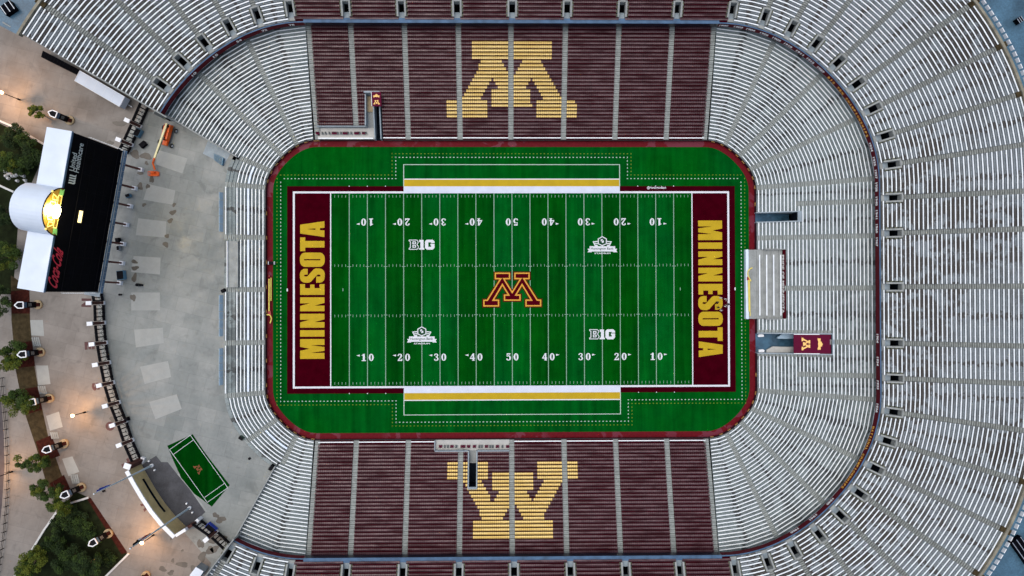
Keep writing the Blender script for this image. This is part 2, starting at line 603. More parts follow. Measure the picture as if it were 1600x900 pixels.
def offset_poly(pts, d):
    """outward mitre offset of a closed polygon"""
    a = sum(pts[i][0] * pts[(i + 1) % len(pts)][1] - pts[(i + 1) % len(pts)][0] * pts[i][1] for i in range(len(pts)))
    sg = 1 if a > 0 else -1
    out = []
    n = len(pts)
    for i in range(n):
        p0, p, p1 = Vector(pts[i - 1]), Vector(pts[i]), Vector(pts[(i + 1) % n])
        d0, d1 = (p - p0).normalized(), (p1 - p).normalized()
        n0 = Vector((d0.y, -d0.x)) * sg
        n1 = Vector((d1.y, -d1.x)) * sg
        m = (n0 + n1)
        m = m / max(0.25, m.length_squared / 2)
        out.append(tuple(p + m * d))
    return out


def arc(cx, cy, rx, ry, a0, a1, n):
    return [(cx + rx * math.cos(R_(a0 + (a1 - a0) * i / n)), cy + ry * math.sin(R_(a0 + (a1 - a0) * i / n))) for i in range(n + 1)]


def inside(pt, poly):
    x, y = pt
    c = False
    j = len(poly) - 1
    for i in range(len(poly)):
        xi, yi = poly[i]
        xj, yj = poly[j]
        if (yi > y) != (yj > y) and x < (xj - xi) * (y - yi) / (yj - yi) + xi:
            c = not c
        j = i
    return c


# block letter M in photo units, width 817 by 477, origin top left of its box, y down
_h = [(543, 495), (440, 328), (515, 328), (515, 233), (297, 233), (297, 328), (365, 328), (188, 612), (135, 612), (135, 710), (360, 710), (360, 612), (290, 612), (405, 420), (478, 540), (425, 540), (425, 630)]
M_POLY = [(x - 543.5, 471.5 - y) for x, y in _h] + [(543.5 - x, 471.5 - y) for x, y in reversed(_h[1:])]

# ================================================================== the bowl: one closed curve and its offsets
CX, CY, R0 = 49.2, 25.0, 13.1


def bowl(u, d):
    u %= 8
    k = int(u)
    f = u - k
    if k == 0:
        return (-CX + 2 * CX * f, CY + R0 + d)
    if k == 2:
        return (CX + R0 + d, CY - 2 * CY * f)
    if k == 4:
        return (CX - 2 * CX * f, -(CY + R0 + d))
    if k == 6:
        return (-(CX + R0 + d), -CY + 2 * CY * f)
    cx, cy, th = {1: (CX, CY, 90 * (1 - f)), 3: (CX, -CY, -90 * f), 5: (-CX, -CY, 270 - 90 * f), 7: (-CX, CY, 180 - 90 * f)}[k]
    th = R_(th)
    r = R0 + d - (.62 + .48 * min(1.0, max(0.0, (d + 2) / 12))) * math.sin(2 * th) ** 2
    return (cx + r * math.cos(th), cy + r * math.sin(th))


def speed(u, d):
    a, b = bowl(u - 1e-3, d), bowl(u + 1e-3, d)
    return math.hypot(a[0] - b[0], a[1] - b[1]) / 2e-3


def uN(x): return (x + CX) / (2 * CX)
def uE(y): return 2 + (CY - y) / (2 * CY)
def uS(x): return 4 + (CX - x) / (2 * CX)
def uW(y): return 6 + (y + CY) / (2 * CY)
def uA(th):
    th %= 360
    if th <= 90: return 1 + (90 - th) / 90
    if th >= 270: return 3 + (360 - th) / 90
    if th >= 180: return 5 + (270 - th) / 90
    return -1 + (180 - th) / 90


def ring(d, n=18):
    out = []
    for k in range(8):
        if k % 2:
            out += [bowl(k + i / n, d) for i in range(n)]
        else:
            out.append(bowl(k, d))
    return out


# ------------------------------------------------------------------ ground, track, turf
ZP = 3.2     # level of the plaza behind the low west rows
g = MB()
big = [(-3000, -3000), (3000, -3000), (3000, 3000), (-3000, 3000)]
hole = [bowl(k / 30, 26.2) for k in range(-21, 159)] + [bowl(k / 30, 8.85) for k in range(159, 219)]
g.fill([big, hole], ZP - 0.02)
g.build('ground', 'plaza', kind='structure')
t = MB()
t.fill([ring(-0.30)], -0.02)
t.build('track', 'track', kind='structure')
fld = MB()
fld.fill([ring(-1.95)], 0.0)
FIELD = fld.build('playing_field', 'turf_edge', kind='structure')


def sheet(name, rects, z, mat, parent=FIELD, kind=None):
    m = MB()
    for x0, y0, x1, y1 in rects:
        m.quad((x0, y0, z), (x1, y0, z), (x1, y1, z), (x0, y1, z))
    return m.build(name, mat, parent, kind=kind)


YD = 0.9144
GX, SX, EX = 45.72, 24.384, 54.864
for k in range(11):
    c = -50 + 10 * k
    a, b = max(c - 5, -50) * YD, min(c + 5, 50) * YD
    sheet('turf_strip', [(a, -SX, b, SX)], 0.005, 'turf_dark' if k % 2 == 0 else 'turf_light')
WB = 0.48
for s in (-1, 1):
    x0, x1 = sorted((s * GX, s * EX))
    sheet('end_zone', [(x0, -SX, x1, SX)], 0.006, 'maroon_turf')
    a, b = sorted((s * (EX + WB), s * 56.8))
    sheet('maroon_border', [(a, -26.2, b, 26.2)], 0.006, 'maroon_turf')
    for q in (-1, 1):
        y0, y1 = sorted((q * (SX + WB), q * 26.2))
        xa, xb = sorted((s * 27.5, s * (EX + WB)))
        sheet('maroon_border', [(xa, y0, xb, y1)], 0.006, 'maroon_turf')
    xa, xb = sorted((s * EX, s * (EX + WB)))
    sheet('end_line', [(xa, -SX - WB, xb, SX + WB)], 0.012, 'white_paint')
    xa, xb = sorted((s * (GX - 0.02), s * (GX + 0.24)))
    sheet('goal_line', [(xa, -SX, xb, SX)], 0.012, 'white_paint')
    xa, xb = sorted((s * 27.43, s * EX))
    for q in (-1, 1):
        y0, y1 = sorted((q * SX, q * (SX + WB)))
        sheet('side_line', [(xa, y0, xb, y1)], 0.012, 'white_paint')
for q in (-1, 1):
    y0, y1 = sorted((q * SX, q * 26.15))
    sheet('team_area_white', [(-27.43, y0, 27.43, y1)], 0.012, 'team_white')
    y0, y1 = sorted((q * 26.15, q * 27.85))
    sheet('team_area_gold', [(-27.3, y0, 27.3, y1)], 0.012, 'gold_paint')
    y0, y1 = sorted((q * 27.85, q * 28.1))
    sheet('team_area_line', [(-27.3, y0, 27.3, y1)], 0.012, 'white_paint')
    ya, yb = sorted((q * 26.15, q * 31.75))
    sheet('team_area_outline', [(-27.5, ya, -27.3, yb), (27.3, ya, 27.5, yb)], 0.013, 'dot_white')
    ya, yb = sorted((q * 31.57, q * 31.75))
    sheet('team_area_outline', [(-27.3, ya, 27.3, yb)], 0.013, 'dot_white')
for k in range(1, 20):
    x = (-50 + 5 * k) * YD
    sheet('yard_line', [(x - .10, -SX, x + .10, SX)], 0.013, 'line_paint')
for yc, ln in ((6.1, .62), (-6.6, .62), (SX - .75, .62), (-SX + .75, .62)):
    r = []
    for k in range(-49, 50):
        if k % 5:
            r.append((k * YD - .06, yc - ln / 2, k * YD + .06, yc + ln / 2))
    sheet('hash_marks', r, 0.015, 'line_paint', kind='stuff')
for yc in (6.1 - .25, -6.6 + .2):
    sheet('hash_marks', [(5 * k * YD - .45, yc - .07, 5 * k * YD + .45, yc + .07) for k in range(-9, 10)], 0.017, 'line_paint', kind='stuff')
sheet('kick_mark', [(-42.85, -.35, -42.65, .35)], 0.015, 'line_paint')
sheet('kick_mark', [(42.65, -.35, 42.85, .35)], 0.015, 'line_paint')
sheet('end_marker', [(-56.9, -.35, -56.6, .35)], 0.016, 'white_paint')
sheet('end_marker', [(56.6, -.35, 56.9, .35)], 0.016, 'white_paint')
sheet('border_marks', [(s * k * 5 * YD - .12, q * 26.2 - .1, s * k * 5 * YD + .12, q * 26.2 + .1) for s in (-1, 1) for q in (-1, 1) for k in (7, 8, 9)], 0.018, 'white_paint', kind='stuff')


def dots(xs, ys, off, mat, size):
    path = []
    ox, oy = xs + off, ys + off
    xi, yi = 29.4 + off, 33.5 + off
    r = []

    def run(a, b):
        n = int(round(math.hypot(b[0] - a[0], b[1] - a[1]) / YD))
        h = abs(b[0] - a[0]) > abs(b[1] - a[1])
        for i in range(n):
            x, y = a[0] + (b[0] - a[0]) * i / n, a[1] + (b[1] - a[1]) * i / n
            w, d = (size, size * .62) if h else (size * .62, size)
            if abs(x) < 60 - max(0, abs(y) - 27) * 0.25:
                r.append((x - w / 2, y - d / 2, x + w / 2, y + d / 2))
    for q in (1, -1):
        run((-xi, q * yi), (xi, q * yi))
        for s in (1, -1):
            run((s * xi, q * yi), (s * xi, q * oy))
            run((s * xi, q * oy), (s * ox, q * oy))
    for s in (1, -1):
        run((s * ox, -oy), (s * ox, oy))
    return sheet('dotted_restraint_line', r, 0.006, mat, kind='stuff')


dots(58.4, 28.1, 0, 'dot_white', .34)
dots(58.4, 28.1, .93, 'dot_yellow', .32)

# ------------------------------------------------------------------ yard numbers
def stroke(mb, pts, ws, z, fn):
    L, Rr = [], []
    n = len(pts)
    for i, p in enumerate(pts):
        a, b = Vector(pts[max(i - 1, 0)]), Vector(pts[min(i + 1, n - 1)])
        d = (b - a).normalized()
        w = ws[i] if isinstance(ws, (list, tuple)) else ws
        L.append((p[0] - d.y * w / 2, p[1] + d.x * w / 2))
        Rr.append((p[0] + d.y * w / 2, p[1] - d.x * w / 2))
    for i in range(n - 1):
        mb.poly([(*fn(q), z) for q in (Rr[i], Rr[i + 1], L[i + 1], L[i])])


def digit(mb, c, fn, z):
    if c == '0':
        mb.fill([[fn(p) for p in arc(0, 0, .62, .91, 0, 360, 20)[:-1]], [fn(p) for p in arc(0, 0, .2, .72, 0, 360, 16)[:-1]]], z)
    elif c == '1':
        mb.fill([[fn(p) for p in ((-.5, -.91), (.55, -.91), (.55, -.7), (.27, -.66), (.27, .91), (.0, .91), (-.5, .55), (-.5, .42), (-.2, .5), (-.2, -.66), (-.5, -.7))]], z)
    elif c == '4':
        mb.fill([[fn(p) for p in ((.08, .91), (.42, .91), (.42, -.2), (.62, -.2), (.62, -.46), (.42, -.46), (.42, -.7), (.58, -.72), (.58, -.91), (-.1, -.91), (-.1, -.72), (.06, -.7), (.06, -.46), (-.62, -.46), (-.62, -.24))], [fn(p) for p in ((.06, .45), (.06, -.2), (-.34, -.2))]], z)
    elif c == '2':
        stroke(mb, [(-.40, .36), (-.40, .62), (-.18, .80), (.08, .79), (.34, .6), (.34, .3), (.02, -.15), (-.46, -.74)], [.34, .3, .2, .22, .36, .38, .26, .16], z, fn)
        mb.fill([[fn(p) for p in ((-.58, -.91), (.56, -.91), (.6, -.35), (.42, -.35), (.3, -.62), (-.58, -.66))]], z + .002)
    elif c == '3':
        stroke(mb, [(-.40, .42), (-.36, .68), (-.05, .82), (.28, .70), (.36, .45), (.2, .18), (-.12, .06)], [.34, .26, .18, .3, .38, .24, .2], z, fn)
        stroke(mb, [(-.1, .06), (.24, -.06), (.42, -.4), (.28, -.72), (-.05, -.82), (-.36, -.72), (-.42, -.42)], [.2, .24, .4, .32, .18, .26, .34], z + .002, fn)
    elif c == '5':
        mb.fill([[fn(p) for p in ((-.46, .91), (.46, .91), (.42, .6), (-.3, .62), (-.3, .2), (-.46, .05))]], z + .002)
        stroke(mb, [(-.40, .12), (-.05, .3), (.28, .18), (.42, -.22), (.30, -.66), (-.03, -.82), (-.36, -.72), (-.42, -.42)], [.16, .2, .34, .42, .36, .18, .26, .34], z, fn)


for k, tens in ((-40, '1'), (-30, '2'), (-20, '3'), (-10, '4'), (0, '5'), (10, '4'), (20, '3'), (30, '2'), (40, '1')):
    for q in (-1, 1):
        xc, yc = k * YD, q * 17.1
        mb = MB()
        rot = 1 if q < 0 else -1
        for i, ch in enumerate((tens, '0')):
            ox = (-.95, .95)[i]
            digit(mb, ch, lambda p, ox=ox: (xc + rot * (p[0] + ox), yc + rot * p[1]), 0.020)
        o = mb.build('yard_number', 'white_paint', FIELD)
        if k:
            s = 1 if k > 0 else -1
            mb = MB()
            xa = xc + s * 1.95
            pts = [(xa, yc + rot * .72), (xa, yc + rot * .22), (xa + s * .85, yc + rot * .5)]
            mb.fill([pts], 0.020)
            mb.build('yard_arrow', 'white_paint', FIELD)

# ------------------------------------------------------------------ end zone lettering
def block(ch):
    """loops in units: width w, height 1"""
    if ch == 'M':
        return 30.7, [[(0, 0), (9.2, 0), (9.2, .30), (9.4, .57), (12.2, 0), (18.4, 0), (21.2, .57), (21.4, .3), (21.4, 0), (30.7, 0), (30.7, 1), (18.7, 1), (15.6, .605), (12.6, 1), (0, 1)]]
    if ch == 'I':
        return 10, [[(0, 0), (10, 0), (10, 1), (0, 1)]]
    if ch == 'N':
        return 21.6, [[(0, 0), (8.7, 0), (8.7, .41), (12.9, 0), (21.6, 0), (21.6, 1), (12.3, 1), (12.3, .605), (8.3, 1), (0, 1)]]
    if ch == 'E':
        return 16.7, [[(0, 0), (16.7, 0), (16.7, .2), (10.4, .2), (10.4, .41), (16, .41), (16, .59), (10.4, .59), (10.4, .8), (16.7, .8), (16.7, 1), (0, 1)]]
    if ch == 'T':
        return 21.4, [[(5.6, 0), (15.8, 0), (15.8, .79), (21.4, .79), (21.4, 1), (0, 1), (0, .79), (5.6, .79)]]
    if ch == 'A':
        return 24.7, [[(0, 0), (10.2, 0), (10.7, .185), (14, .185), (14.4, 0), (24.7, 0), (19.2, 1), (5.5, 1)], [(11.2, .37), (12.4, .72), (13.6, .37)]]
    if ch == 'O':
        return 22.3, [arc(9, .2, 9, .21, 180, 270, 5) + arc(13.3, .2, 9, .21, 270, 360, 5) + arc(13.3, .8, 9, .21, 0, 90, 5) + arc(9, .8, 9, .21, 90, 180, 5),
                      [(10.2, .17), (12.1, .17), (12.1, .84), (10.2, .84)]]
    if ch == 'S':
        w = 22.2
        pts = arc(8.5, .19, 8.5, .2, 180, 270, 5) + arc(13.7, .22, 8.5, .23, 270, 360, 5)
        pts += [(22.2, .36), (20.5, .45), (12.9, .63), (9.6, .72), (9.6, .8), (10.4, .835), (11.8, .835), (12.6, .8), (12.6, .69), (21.6, .69)]
        pts += arc(13.2, .8, 8.4, .21, 0, 90, 5) + arc(8.5, .79, 8.5, .22, 90, 180, 5)
        pts += [(0, .64), (1.7, .55), (9.3, .37), (12.6, .28), (12.6, .2), (11.8, .165), (10.4, .165), (9.6, .2), (9.6, .34), (0, .34)]
        return w, [pts]


starts = [560.7, 526, 512, 486.3, 460.7, 441.7, 417, 392.4, 370.4]
xb_, xt_ = P(507, 452, 0).x, P(469, 452, 0).x
for s in (1, -1):
    for ch, y0 in zip('MINNESOTA', starts):
        w, loops = block(ch)
        yb = P(480, y0, 0).y
        mb = MB()
        H = xb_ - xt_
        mb.fill([[(s * (xb_ - v * H), s * (yb + u * 0.1622)) for u, v in lp] for lp in loops], 0.018)
        mb.build('end_zone_letter', 'gold_paint', FIELD)

# ------------------------------------------------------------------ midfield letter, conference and stadium marks
sc = 0.1623 / 9
c0 = P(740 + 543.5 / 9, 400 + 471.5 / 9, 0)
mp = [(c0.x + x * sc, c0.y + y * sc) for x, y in M_POLY]
mb = MB(); mb.fill([offset_poly(mp, .26)], .020); LOGO = mb.build('midfield_letter', 'maroon_logo', FIELD)
mb = MB(); mb.fill([mp], .024); mb.build('gold_outline', 'gold_line', LOGO)
mb = MB(); mb.fill([offset_poly(mp, -.34)], .028); mb.build('maroon_face', 'maroon_logo', LOGO)

for ox, oy in ((0, 0), (282, 140)):
    f = lambda p: tuple(P(620 + ox + p[0] / 20, 360 + oy + p[1] / 20, 0).xy)
    B = [(375, 290), (620, 290), (665, 318), (680, 380), (645, 440), (690, 505), (680, 560), (640, 602), (375, 602), (375, 556), (415, 530), (415, 362), (375, 335)]
    mb = MB()
    mb.fill([[f(p) for p in B]], .020)
    mb.fill([[f(p) for p in ((700, 296), (835, 296), (835, 545), (862, 560), (862, 602), (697, 602), (697, 560), (738, 545), (738, 372), (700, 360))]], .020)
    mb.fill([[f(p) for p in ((940, 290), (1120, 290), (1180, 345), (1180, 396), (1075, 396), (1062, 372), (985, 372), (985, 515), (1078, 515), (1078, 478), (1050, 462), (1050, 420), (1180, 420), (1180, 545), (1120, 602), (940, 602), (880, 545), (880, 345))]], .020)
    big10 = mb.build('conference_logo', 'white_paint', FIELD)
    mb = MB()
    Bi = [f(p) for p in offset_poly(B, -22)]
    holes = [[f(p) for p in ((490, 345), (590, 345), (600, 390), (590, 432), (490, 432))], [f(p) for p in ((490, 455), (595, 455), (605, 495), (595, 540), (490, 540))]]
    mb.fill([Bi] + holes, .024)
    mb.fill([[f(p) for p in ((520, 370), (570, 370), (570, 408), (520, 408))]], .024)
    mb.fill([[f(p) for p in ((520, 478), (572, 478), (572, 518), (520, 518))]], .024)
    mb.build('logo_inner', 'green_ink', big10)

for ox, oy in ((0, 0), (-282, 141)):
    f = lambda p: tuple(P(900 + ox + p[0] / 20, 360 + oy + p[1] / 20, 0).xy)
    mb = MB()
    for lp in (((425, 495), (1222, 495), (1222, 660), (425, 660)),
               ((425, 575), (425, 662), (490, 662), (490, 682), (358, 682), (395, 625), (360, 572)),
               ((1222, 575), (1290, 572), (1255, 625), (1292, 682), (1160, 682), (1160, 662), (1222, 662)),
               ((820, 178), (962, 258), (962, 425), (820, 492), (682, 425), (682, 258)),
               ((518, 345), (678, 328), (678, 360), (560, 372), (575, 400), (678, 395), (678, 420), (588, 428), (600, 450), (678, 450), (678, 494), (590, 494)),
               ((1122, 345), (966, 328), (966, 360), (1080, 372), (1066, 400), (966, 395), (966, 420), (1052, 428), (1040, 450), (966, 450), (966, 494), (1050, 494))):
        mb.fill([[f(p) for p in lp]], .020)
    hb = mb.build('stadium_logo', 'white_paint', FIELD)
    mb = MB()
    mb.fill([[f(p) for p in offset_poly([(820, 178), (962, 258), (962, 425), (820, 492), (682, 425), (682, 258)], -28)],
             [f(p) for p in ((770, 290), (815, 265), (870, 330), (870, 375), (825, 390), (770, 330))]], .024)
    mb.fill([[f(p) for p in ((785, 340), (840, 300), (850, 312), (795, 355))]], .026)
    fn = lambda x, y: (*f((818 + x, 628 - y)), .026)
    text_fit(mb, 'Huntington Bank', fn, 710, 100, bold=.012)
    mb.build('logo_ink', 'green_ink', hb)
    mb = MB()
    fn = lambda x, y: (*f((825 + x, 738 - y)), .026)
    text_fit(mb, 'STADIUM', fn, 500, 46, bold=.03)
    mb.build('logo_word', 'white_paint', hb)
mb = MB()
text_fit(mb, '@HuntingtonBank', lambda x, y: tuple(P(1026 + x, 296 - y, 0).xy) + (.02,), 30, 5, bold=.02)
mb.build('border_lettering', 'white_paint', FIELD)

# ================================================================== stands
PIT = 0.838
LROWS = 32


def lz(i): return 1.2 + 0.22 * i            # level of lower tread i
def ld(i): return -0.36 + PIT * i           # front edge of lower tread i
def uz(j): return 11.9 + 0.36 * j
def ud(j): return 25.30 + PIT * j


# aisles of the lower bowl: (position, first row, last row, half width)
W_ = 0.62
AL = [(uN(x), 0, 99, .66) for x in (-49.2, -39, -26.05, -13.02, -.25, 13.0, 26.0, 39.0, 49.19)]
AL += [(uA(t), 0, 99, W_) for t in (67.5, 46, 25.3, 2.5)]
AL += [(uE(21.2), 11, 99, W_), (uE(12.8), 0, 99, W_), (uE(.1), 8, 99, W_), (uE(-13.2), 20, 99, W_), (uE(-21.3), 11, 99, W_)]
AL += [(uA(t), 0, 99, W_) for t in (-3, -25.3, -46, -67.5)]
AL += [(uS(x), 0, 99, .66) for x in (49.19, 38.8, 25.9, 12.9, -.25, -13.0, -26.1, -39.1, -49.19)]
AL += [(uA(247), 0, 8, W_), (uA(217), 0, 10, W_), (uA(183), 0, 10, W_)]
AL += [(uW(-13.1), 0, 10, W_), (uW(.1), 0, 10, W_), (uW(13.1), 0, 10, W_)]
AL += [(uA(177) + 8, 0, 10, W_), (uA(157) + 8 if False else uA(157), 0, 9, W_), (uA(134), 0, 99, W_), (uA(112.5), 0, 99, W_)]
AL = sorted((a if a[0] < 7.0 else (a[0] - 8, a[1], a[2], a[3])) for a in AL)
# cut ends of the lower and upper bowl on the plaza side
NWL = (P(372, 246, 3.6), P(256, 178, 9.0))
NWU = (P(262, 184, 12.2), P(10, 38, 23.0))
SWL = (P(432, 727, 3.4), P(367, 842, 9.0))
SWU = (P(366, 842, 12.2), P(318, 905, 17.0))


def cut_u(line, d, a, b):
    p, q = line
    nx, ny = -(q.y - p.y), q.x - p.x

    def sgn(u):
        x, y = bowl(u, d)
        return (x - p.x) * nx + (y - p.y) * ny
    sa = sgn(a)
    for _ in range(40):
        m = (a + b) / 2
        if (sgn(m) > 0) == (sa > 0):
            a = m
        else:
            b = m
    return (a + b) / 2


# openings in the lower bowl: (u0, u1, first row, last row)
XT0, XT1 = P(572, 190, 4).x, P(596, 190, 4).x
BL = [(uN(-49.0), uN(XT0), 0, 3), (uN(XT0), uN(XT1), 0, 12)]
XS0, XS1 = P(680, 700, 2).x, P(796, 700, 2).x
XS2, XS3 = P(731, 730, 3).x, P(746, 730, 3).x
BL += [(uS(XS1), uS(XS3), 0, 2), (uS(XS3), uS(XS2), 0, 12), (uS(XS2), uS(XS0), 0, 2)]
YT0, YT1 = P(1215, 330.5, 2.5).y, P(1215, 347.5, 2.5).y
YP0, YP1 = P(1200, 389.5, 2.0).y, P(1200, 498.5, 2.0).y
YG0, YG1 = P(1240, 515.5, 3.0).y, P(1240, 557, 3.0).y
BL += [(uE(YT0), uE(YT1), 0, 10), (uE(YP0), uE(YP1), 0, 7), (uE(YG0), uE(YG1), 0, 19)]


def subtract(a, b, row):
    spans = [(a, b)]
    for u0, u1, i0, i1 in BL:
        if not i0 <= row <= i1:
            continue
        new = []
        for p, q in spans:
            if u1 <= p or u0 >= q:
                new.append((p, q))
                continue
            if u0 > p:
                new.append((p, u0))
            if u1 < q:
                new.append((u1, q))
        spans = new
    return [s for s in spans if (s[1] - s[0]) * speed((s[0] + s[1]) / 2, 5) > 0.3]


def kinks(a, b, knots):
    """sample positions between a and b: ends, corner starts and the joint in the middle of each arc section"""
    ks = [a] + [k for k in knots if a + 1e-4 < k < b - 1e-4] + [b]
    return ks


class Section:
    def __init__(s, ua, ub):
        s.ua, s.ub = ua, ub
        s.knots = sorted({float(k) for k in range(-1, 9) if ua < k < ub} | ({(ua + ub) / 2} if not (int(math.floor(ua + 1e-6)) % 2 == 0 and int(math.floor(ub - 1e-6)) == int(math.floor(ua + 1e-6))) else set()))
        if (ub - ua) > .3 and s.knots:
            s.knots = sorted(set(s.knots) | {ua + (ub - ua) * .25, ua + (ub - ua) * .75})
        s.ter = MB()
        s.ter.uv = []
        s.rows = []

    def add_tread(s, a, b, d0, d1, z, zprev):
        us = kinks(a, b, s.knots)
        t = s.ter
        k = len(t.v)
        n = len(us)
        for u in us:
            p0, p1 = bowl(u, d0), bowl(u, d1)
            uu = (u - s.ua) / (s.ub - s.ua)
            t.v += [(p0[0], p0[1], zprev), (p0[0], p0[1], z), (p1[0], p1[1], z)]
            t.uv += [(uu, z), (uu, z), (uu, z + .1)]
        for i in range(n - 1):
            q = k + 3 * i
            t.f.append((q, q + 1, q + 4, q + 3)); t.m.append(0)
            t.f.append((q + 1, q + 2, q + 5, q + 4)); t.m.append(0)


def fixflip(mb):
    """faces of treads must look up / inwards: flip all if the first tread looks down"""
    for f in mb.f:
        a, b, c = (Vector(mb.v[i]) for i in f[:3])
        n = (b - a).cross(c - a)
        if abs(n.z) > 1e-6:
            if n.z < 0:
                mb.f = [tuple(reversed(x)) for x in mb.f]
            return


def bench_mesh(us, d, z, w=0.30, th=0.06, gap=0.0):
    mb = MB()
    n = len(us)
    for u in us:
        a, b = bowl(u, d - w / 2), bowl(u, d + w / 2)
        mb.v += [(a[0], a[1], z - th), (b[0], b[1], z - th), (b[0], b[1], z), (a[0], a[1], z)]
    for i in range(n - 1):
        k = 4 * i
        for p, q in ((0, 1), (1, 2), (2, 3), (3, 0)):
            mb.f.append((k + p, k + q, k + 4 + q, k + 4 + p)); mb.m.append(0)
    mb.f.append((3, 2, 1, 0)); mb.m.append(0)
    k = 4 * (n - 1)
    mb.f.append((k, k + 1, k + 2, k + 3)); mb.m.append(0)
    # legs under the plank, on the tread
    L = 0
    for i in range(n - 1):
        u0, u1 = us[i], us[i + 1]
        m = max(1, int((u1 - u0) * speed((u0 + u1) / 2, d) / 2.4))
        for j in range(m):
            u = u0 + (u1 - u0) * (j + .5) / m
            p = bowl(u, d + .03)
            q = bowl(u + .001, d + .03)
            mb.box((p[0], p[1], z - .42), (.06, .2, .42 - th - .002), math.atan2(q[1] - p[1], q[0] - p[0]))
    return mb


def seat_run(mb, us_list, d, z, facing=1):
    """moulded seats with backs at the given positions; z is the tread level"""
    for u in us_list:
        p = bowl(u, d)
        q = bowl(u, d + 1)
        ox, oy = q[0] - p[0], q[1] - p[1]        # outwards
        tx, ty = oy, -ox
        h = .235

        def pt(a, b, c):
            return (p[0] + tx * a + ox * b, p[1] + ty * a + oy * b, z + c)
        # pan: slightly dished, rounded front corners
        k = len(mb.v)
        mb.v += [pt(-h, -.10, .40), pt(-h * .7, -.20, .40), pt(h * .7, -.20, .40), pt(h, -.10, .40), pt(h, .17, .44), pt(-h, .17, .44),
                 pt(-h, -.10, .34), pt(-h * .7, -.20, .33), pt(h * .7, -.20, .33), pt(h, -.10, .34)]
        mb.f += [(k, k + 1, k + 2, k + 3, k + 4, k + 5), (k + 6, k + 7, k + 1, k), (k + 7, k + 8, k + 2, k + 1), (k + 8, k + 9, k + 3, k + 2)]
        # back, leaning outwards
        k = len(mb.v)
        mb.v += [pt(-h, .16, .42), pt(h, .16, .42), pt(h * .85, .24, .78), pt(-h * .85, .24, .78), pt(-h, .20, .40), pt(h, .20, .40), pt(h * .85, .29, .77), pt(-h * .85, .29, .77)]
        mb.f += [(k, k + 1, k + 2, k + 3), (k + 3, k + 2, k + 6, k + 7), (k + 5, k + 4, k + 7, k + 6)]
        # pedestal
        k = len(mb.v)
        mb.v += [pt(-.04, .0, 0), pt(.04, .0, 0), pt(.04, .0, .38), pt(-.04, .0, .38)]
        mb.f += [(k, k + 1, k + 2, k + 3)]
    mb.m = [0] * len(mb.f)


def seat_positions(a, b, d, pitch=.5):
    L = (b - a) * speed((a + b) / 2, d)
    n = max(1, int(L / pitch))
    return [a + (b - a) * (i + .5) / n for i in range(n)]


# gold seats spelling a letter: spans in photo pixels for the north stand, row by row from the top
_g = [(1345, 1585)] * 5
GOLD = [[(1345, 1585)] for _ in range(5)] + [[(1408, 1535)], [(1397, 1545)], [(1385, 1560)], [(1372, 1572)], [(1360, 1585)],
        [(1350, 1460), (1487, 1585)], [(1337, 1450), (1500, 1585)], [(1325, 1437), (1512, 1585)], [(1312, 1425), (1475, 1585)],
        [(1300, 1412), (1475, 1585)], [(1288, 1400), (1475, 1585)], [(1195, 1435), (1475, 1585)], [(1195, 1435), (1475, 1585)],
        [(1195, 1435)], [(1195, 1435)], [(1195, 1435)]]


def is_gold(x, i):
    k = 26 - i
    if not 0 <= k < 21:
        return False
    z = lz(i) + .5
    for a, b in GOLD[k]:
        xa, xb = P(400 + a / 4, 100, z).x, P(400 + b / 4 + 1, 100, z).x
        if xa <= x <= xb or xa <= -x - .1 <= xb:
            return True
    return False


def stand_of(u):
    """which stand a lower position belongs to"""
    if u < -.80: return 'W'
    if u < 0: return 'NW'
    if u < 1: return 'N'
    if u < 2 - .03: return 'NE'
    if u < 3 + .03: return 'E'
    if u < 4: return 'SE'
    if u < 5: return 'S'
    if u < 5.27: return 'SW'
    return 'W'


def aspot(u, d, z): 
    p = bowl(u, d)
    return (p[0], p[1], z)


LS = {}
for key, u, lab in (('N', .5, 'maroon seats of the top sideline stand with a large gold letter'),
                    ('S', 4.5, 'maroon seats of the bottom sideline stand with an inverted gold letter, T-shaped platform'),
                    ('NE', 1.5, 'curved silver lower bleachers filling the top right corner of the bowl'),
                    ('E', 2.5, 'straight silver lower bleachers behind the right end zone, two tunnels'),
                    ('SE', 3.5, 'curved silver lower bleachers filling the bottom right corner of the bowl'),
                    ('NW', -.4, 'curved silver lower bleachers in the top left corner, cut off at the plaza'),
                    ('SW', 5.14, 'short wedge of silver lower bleachers in the bottom left corner, cut off by plaza'),
                    ('W', 6.5, 'low strip of silver bleachers between left end zone and plaza')):
    LS[key] = root('grandstand', aspot(u, 0, 0), lab, 'grandstand', 'stands round the field')

# all section cells between neighbouring aisles
US = sorted({a[0] for a in AL})
SECS = {}
for a, b in zip(US, US[1:] + [US[0] + 8]):
    SECS[a] = Section(a, b)


def section_at(u):
    best = None
    for a in US:
        if a <= u + 1e-6:
            best = a
    return SECS[best if best is not None else US[-1]]


aisle_mb = {a[0]: MB() for a in AL}


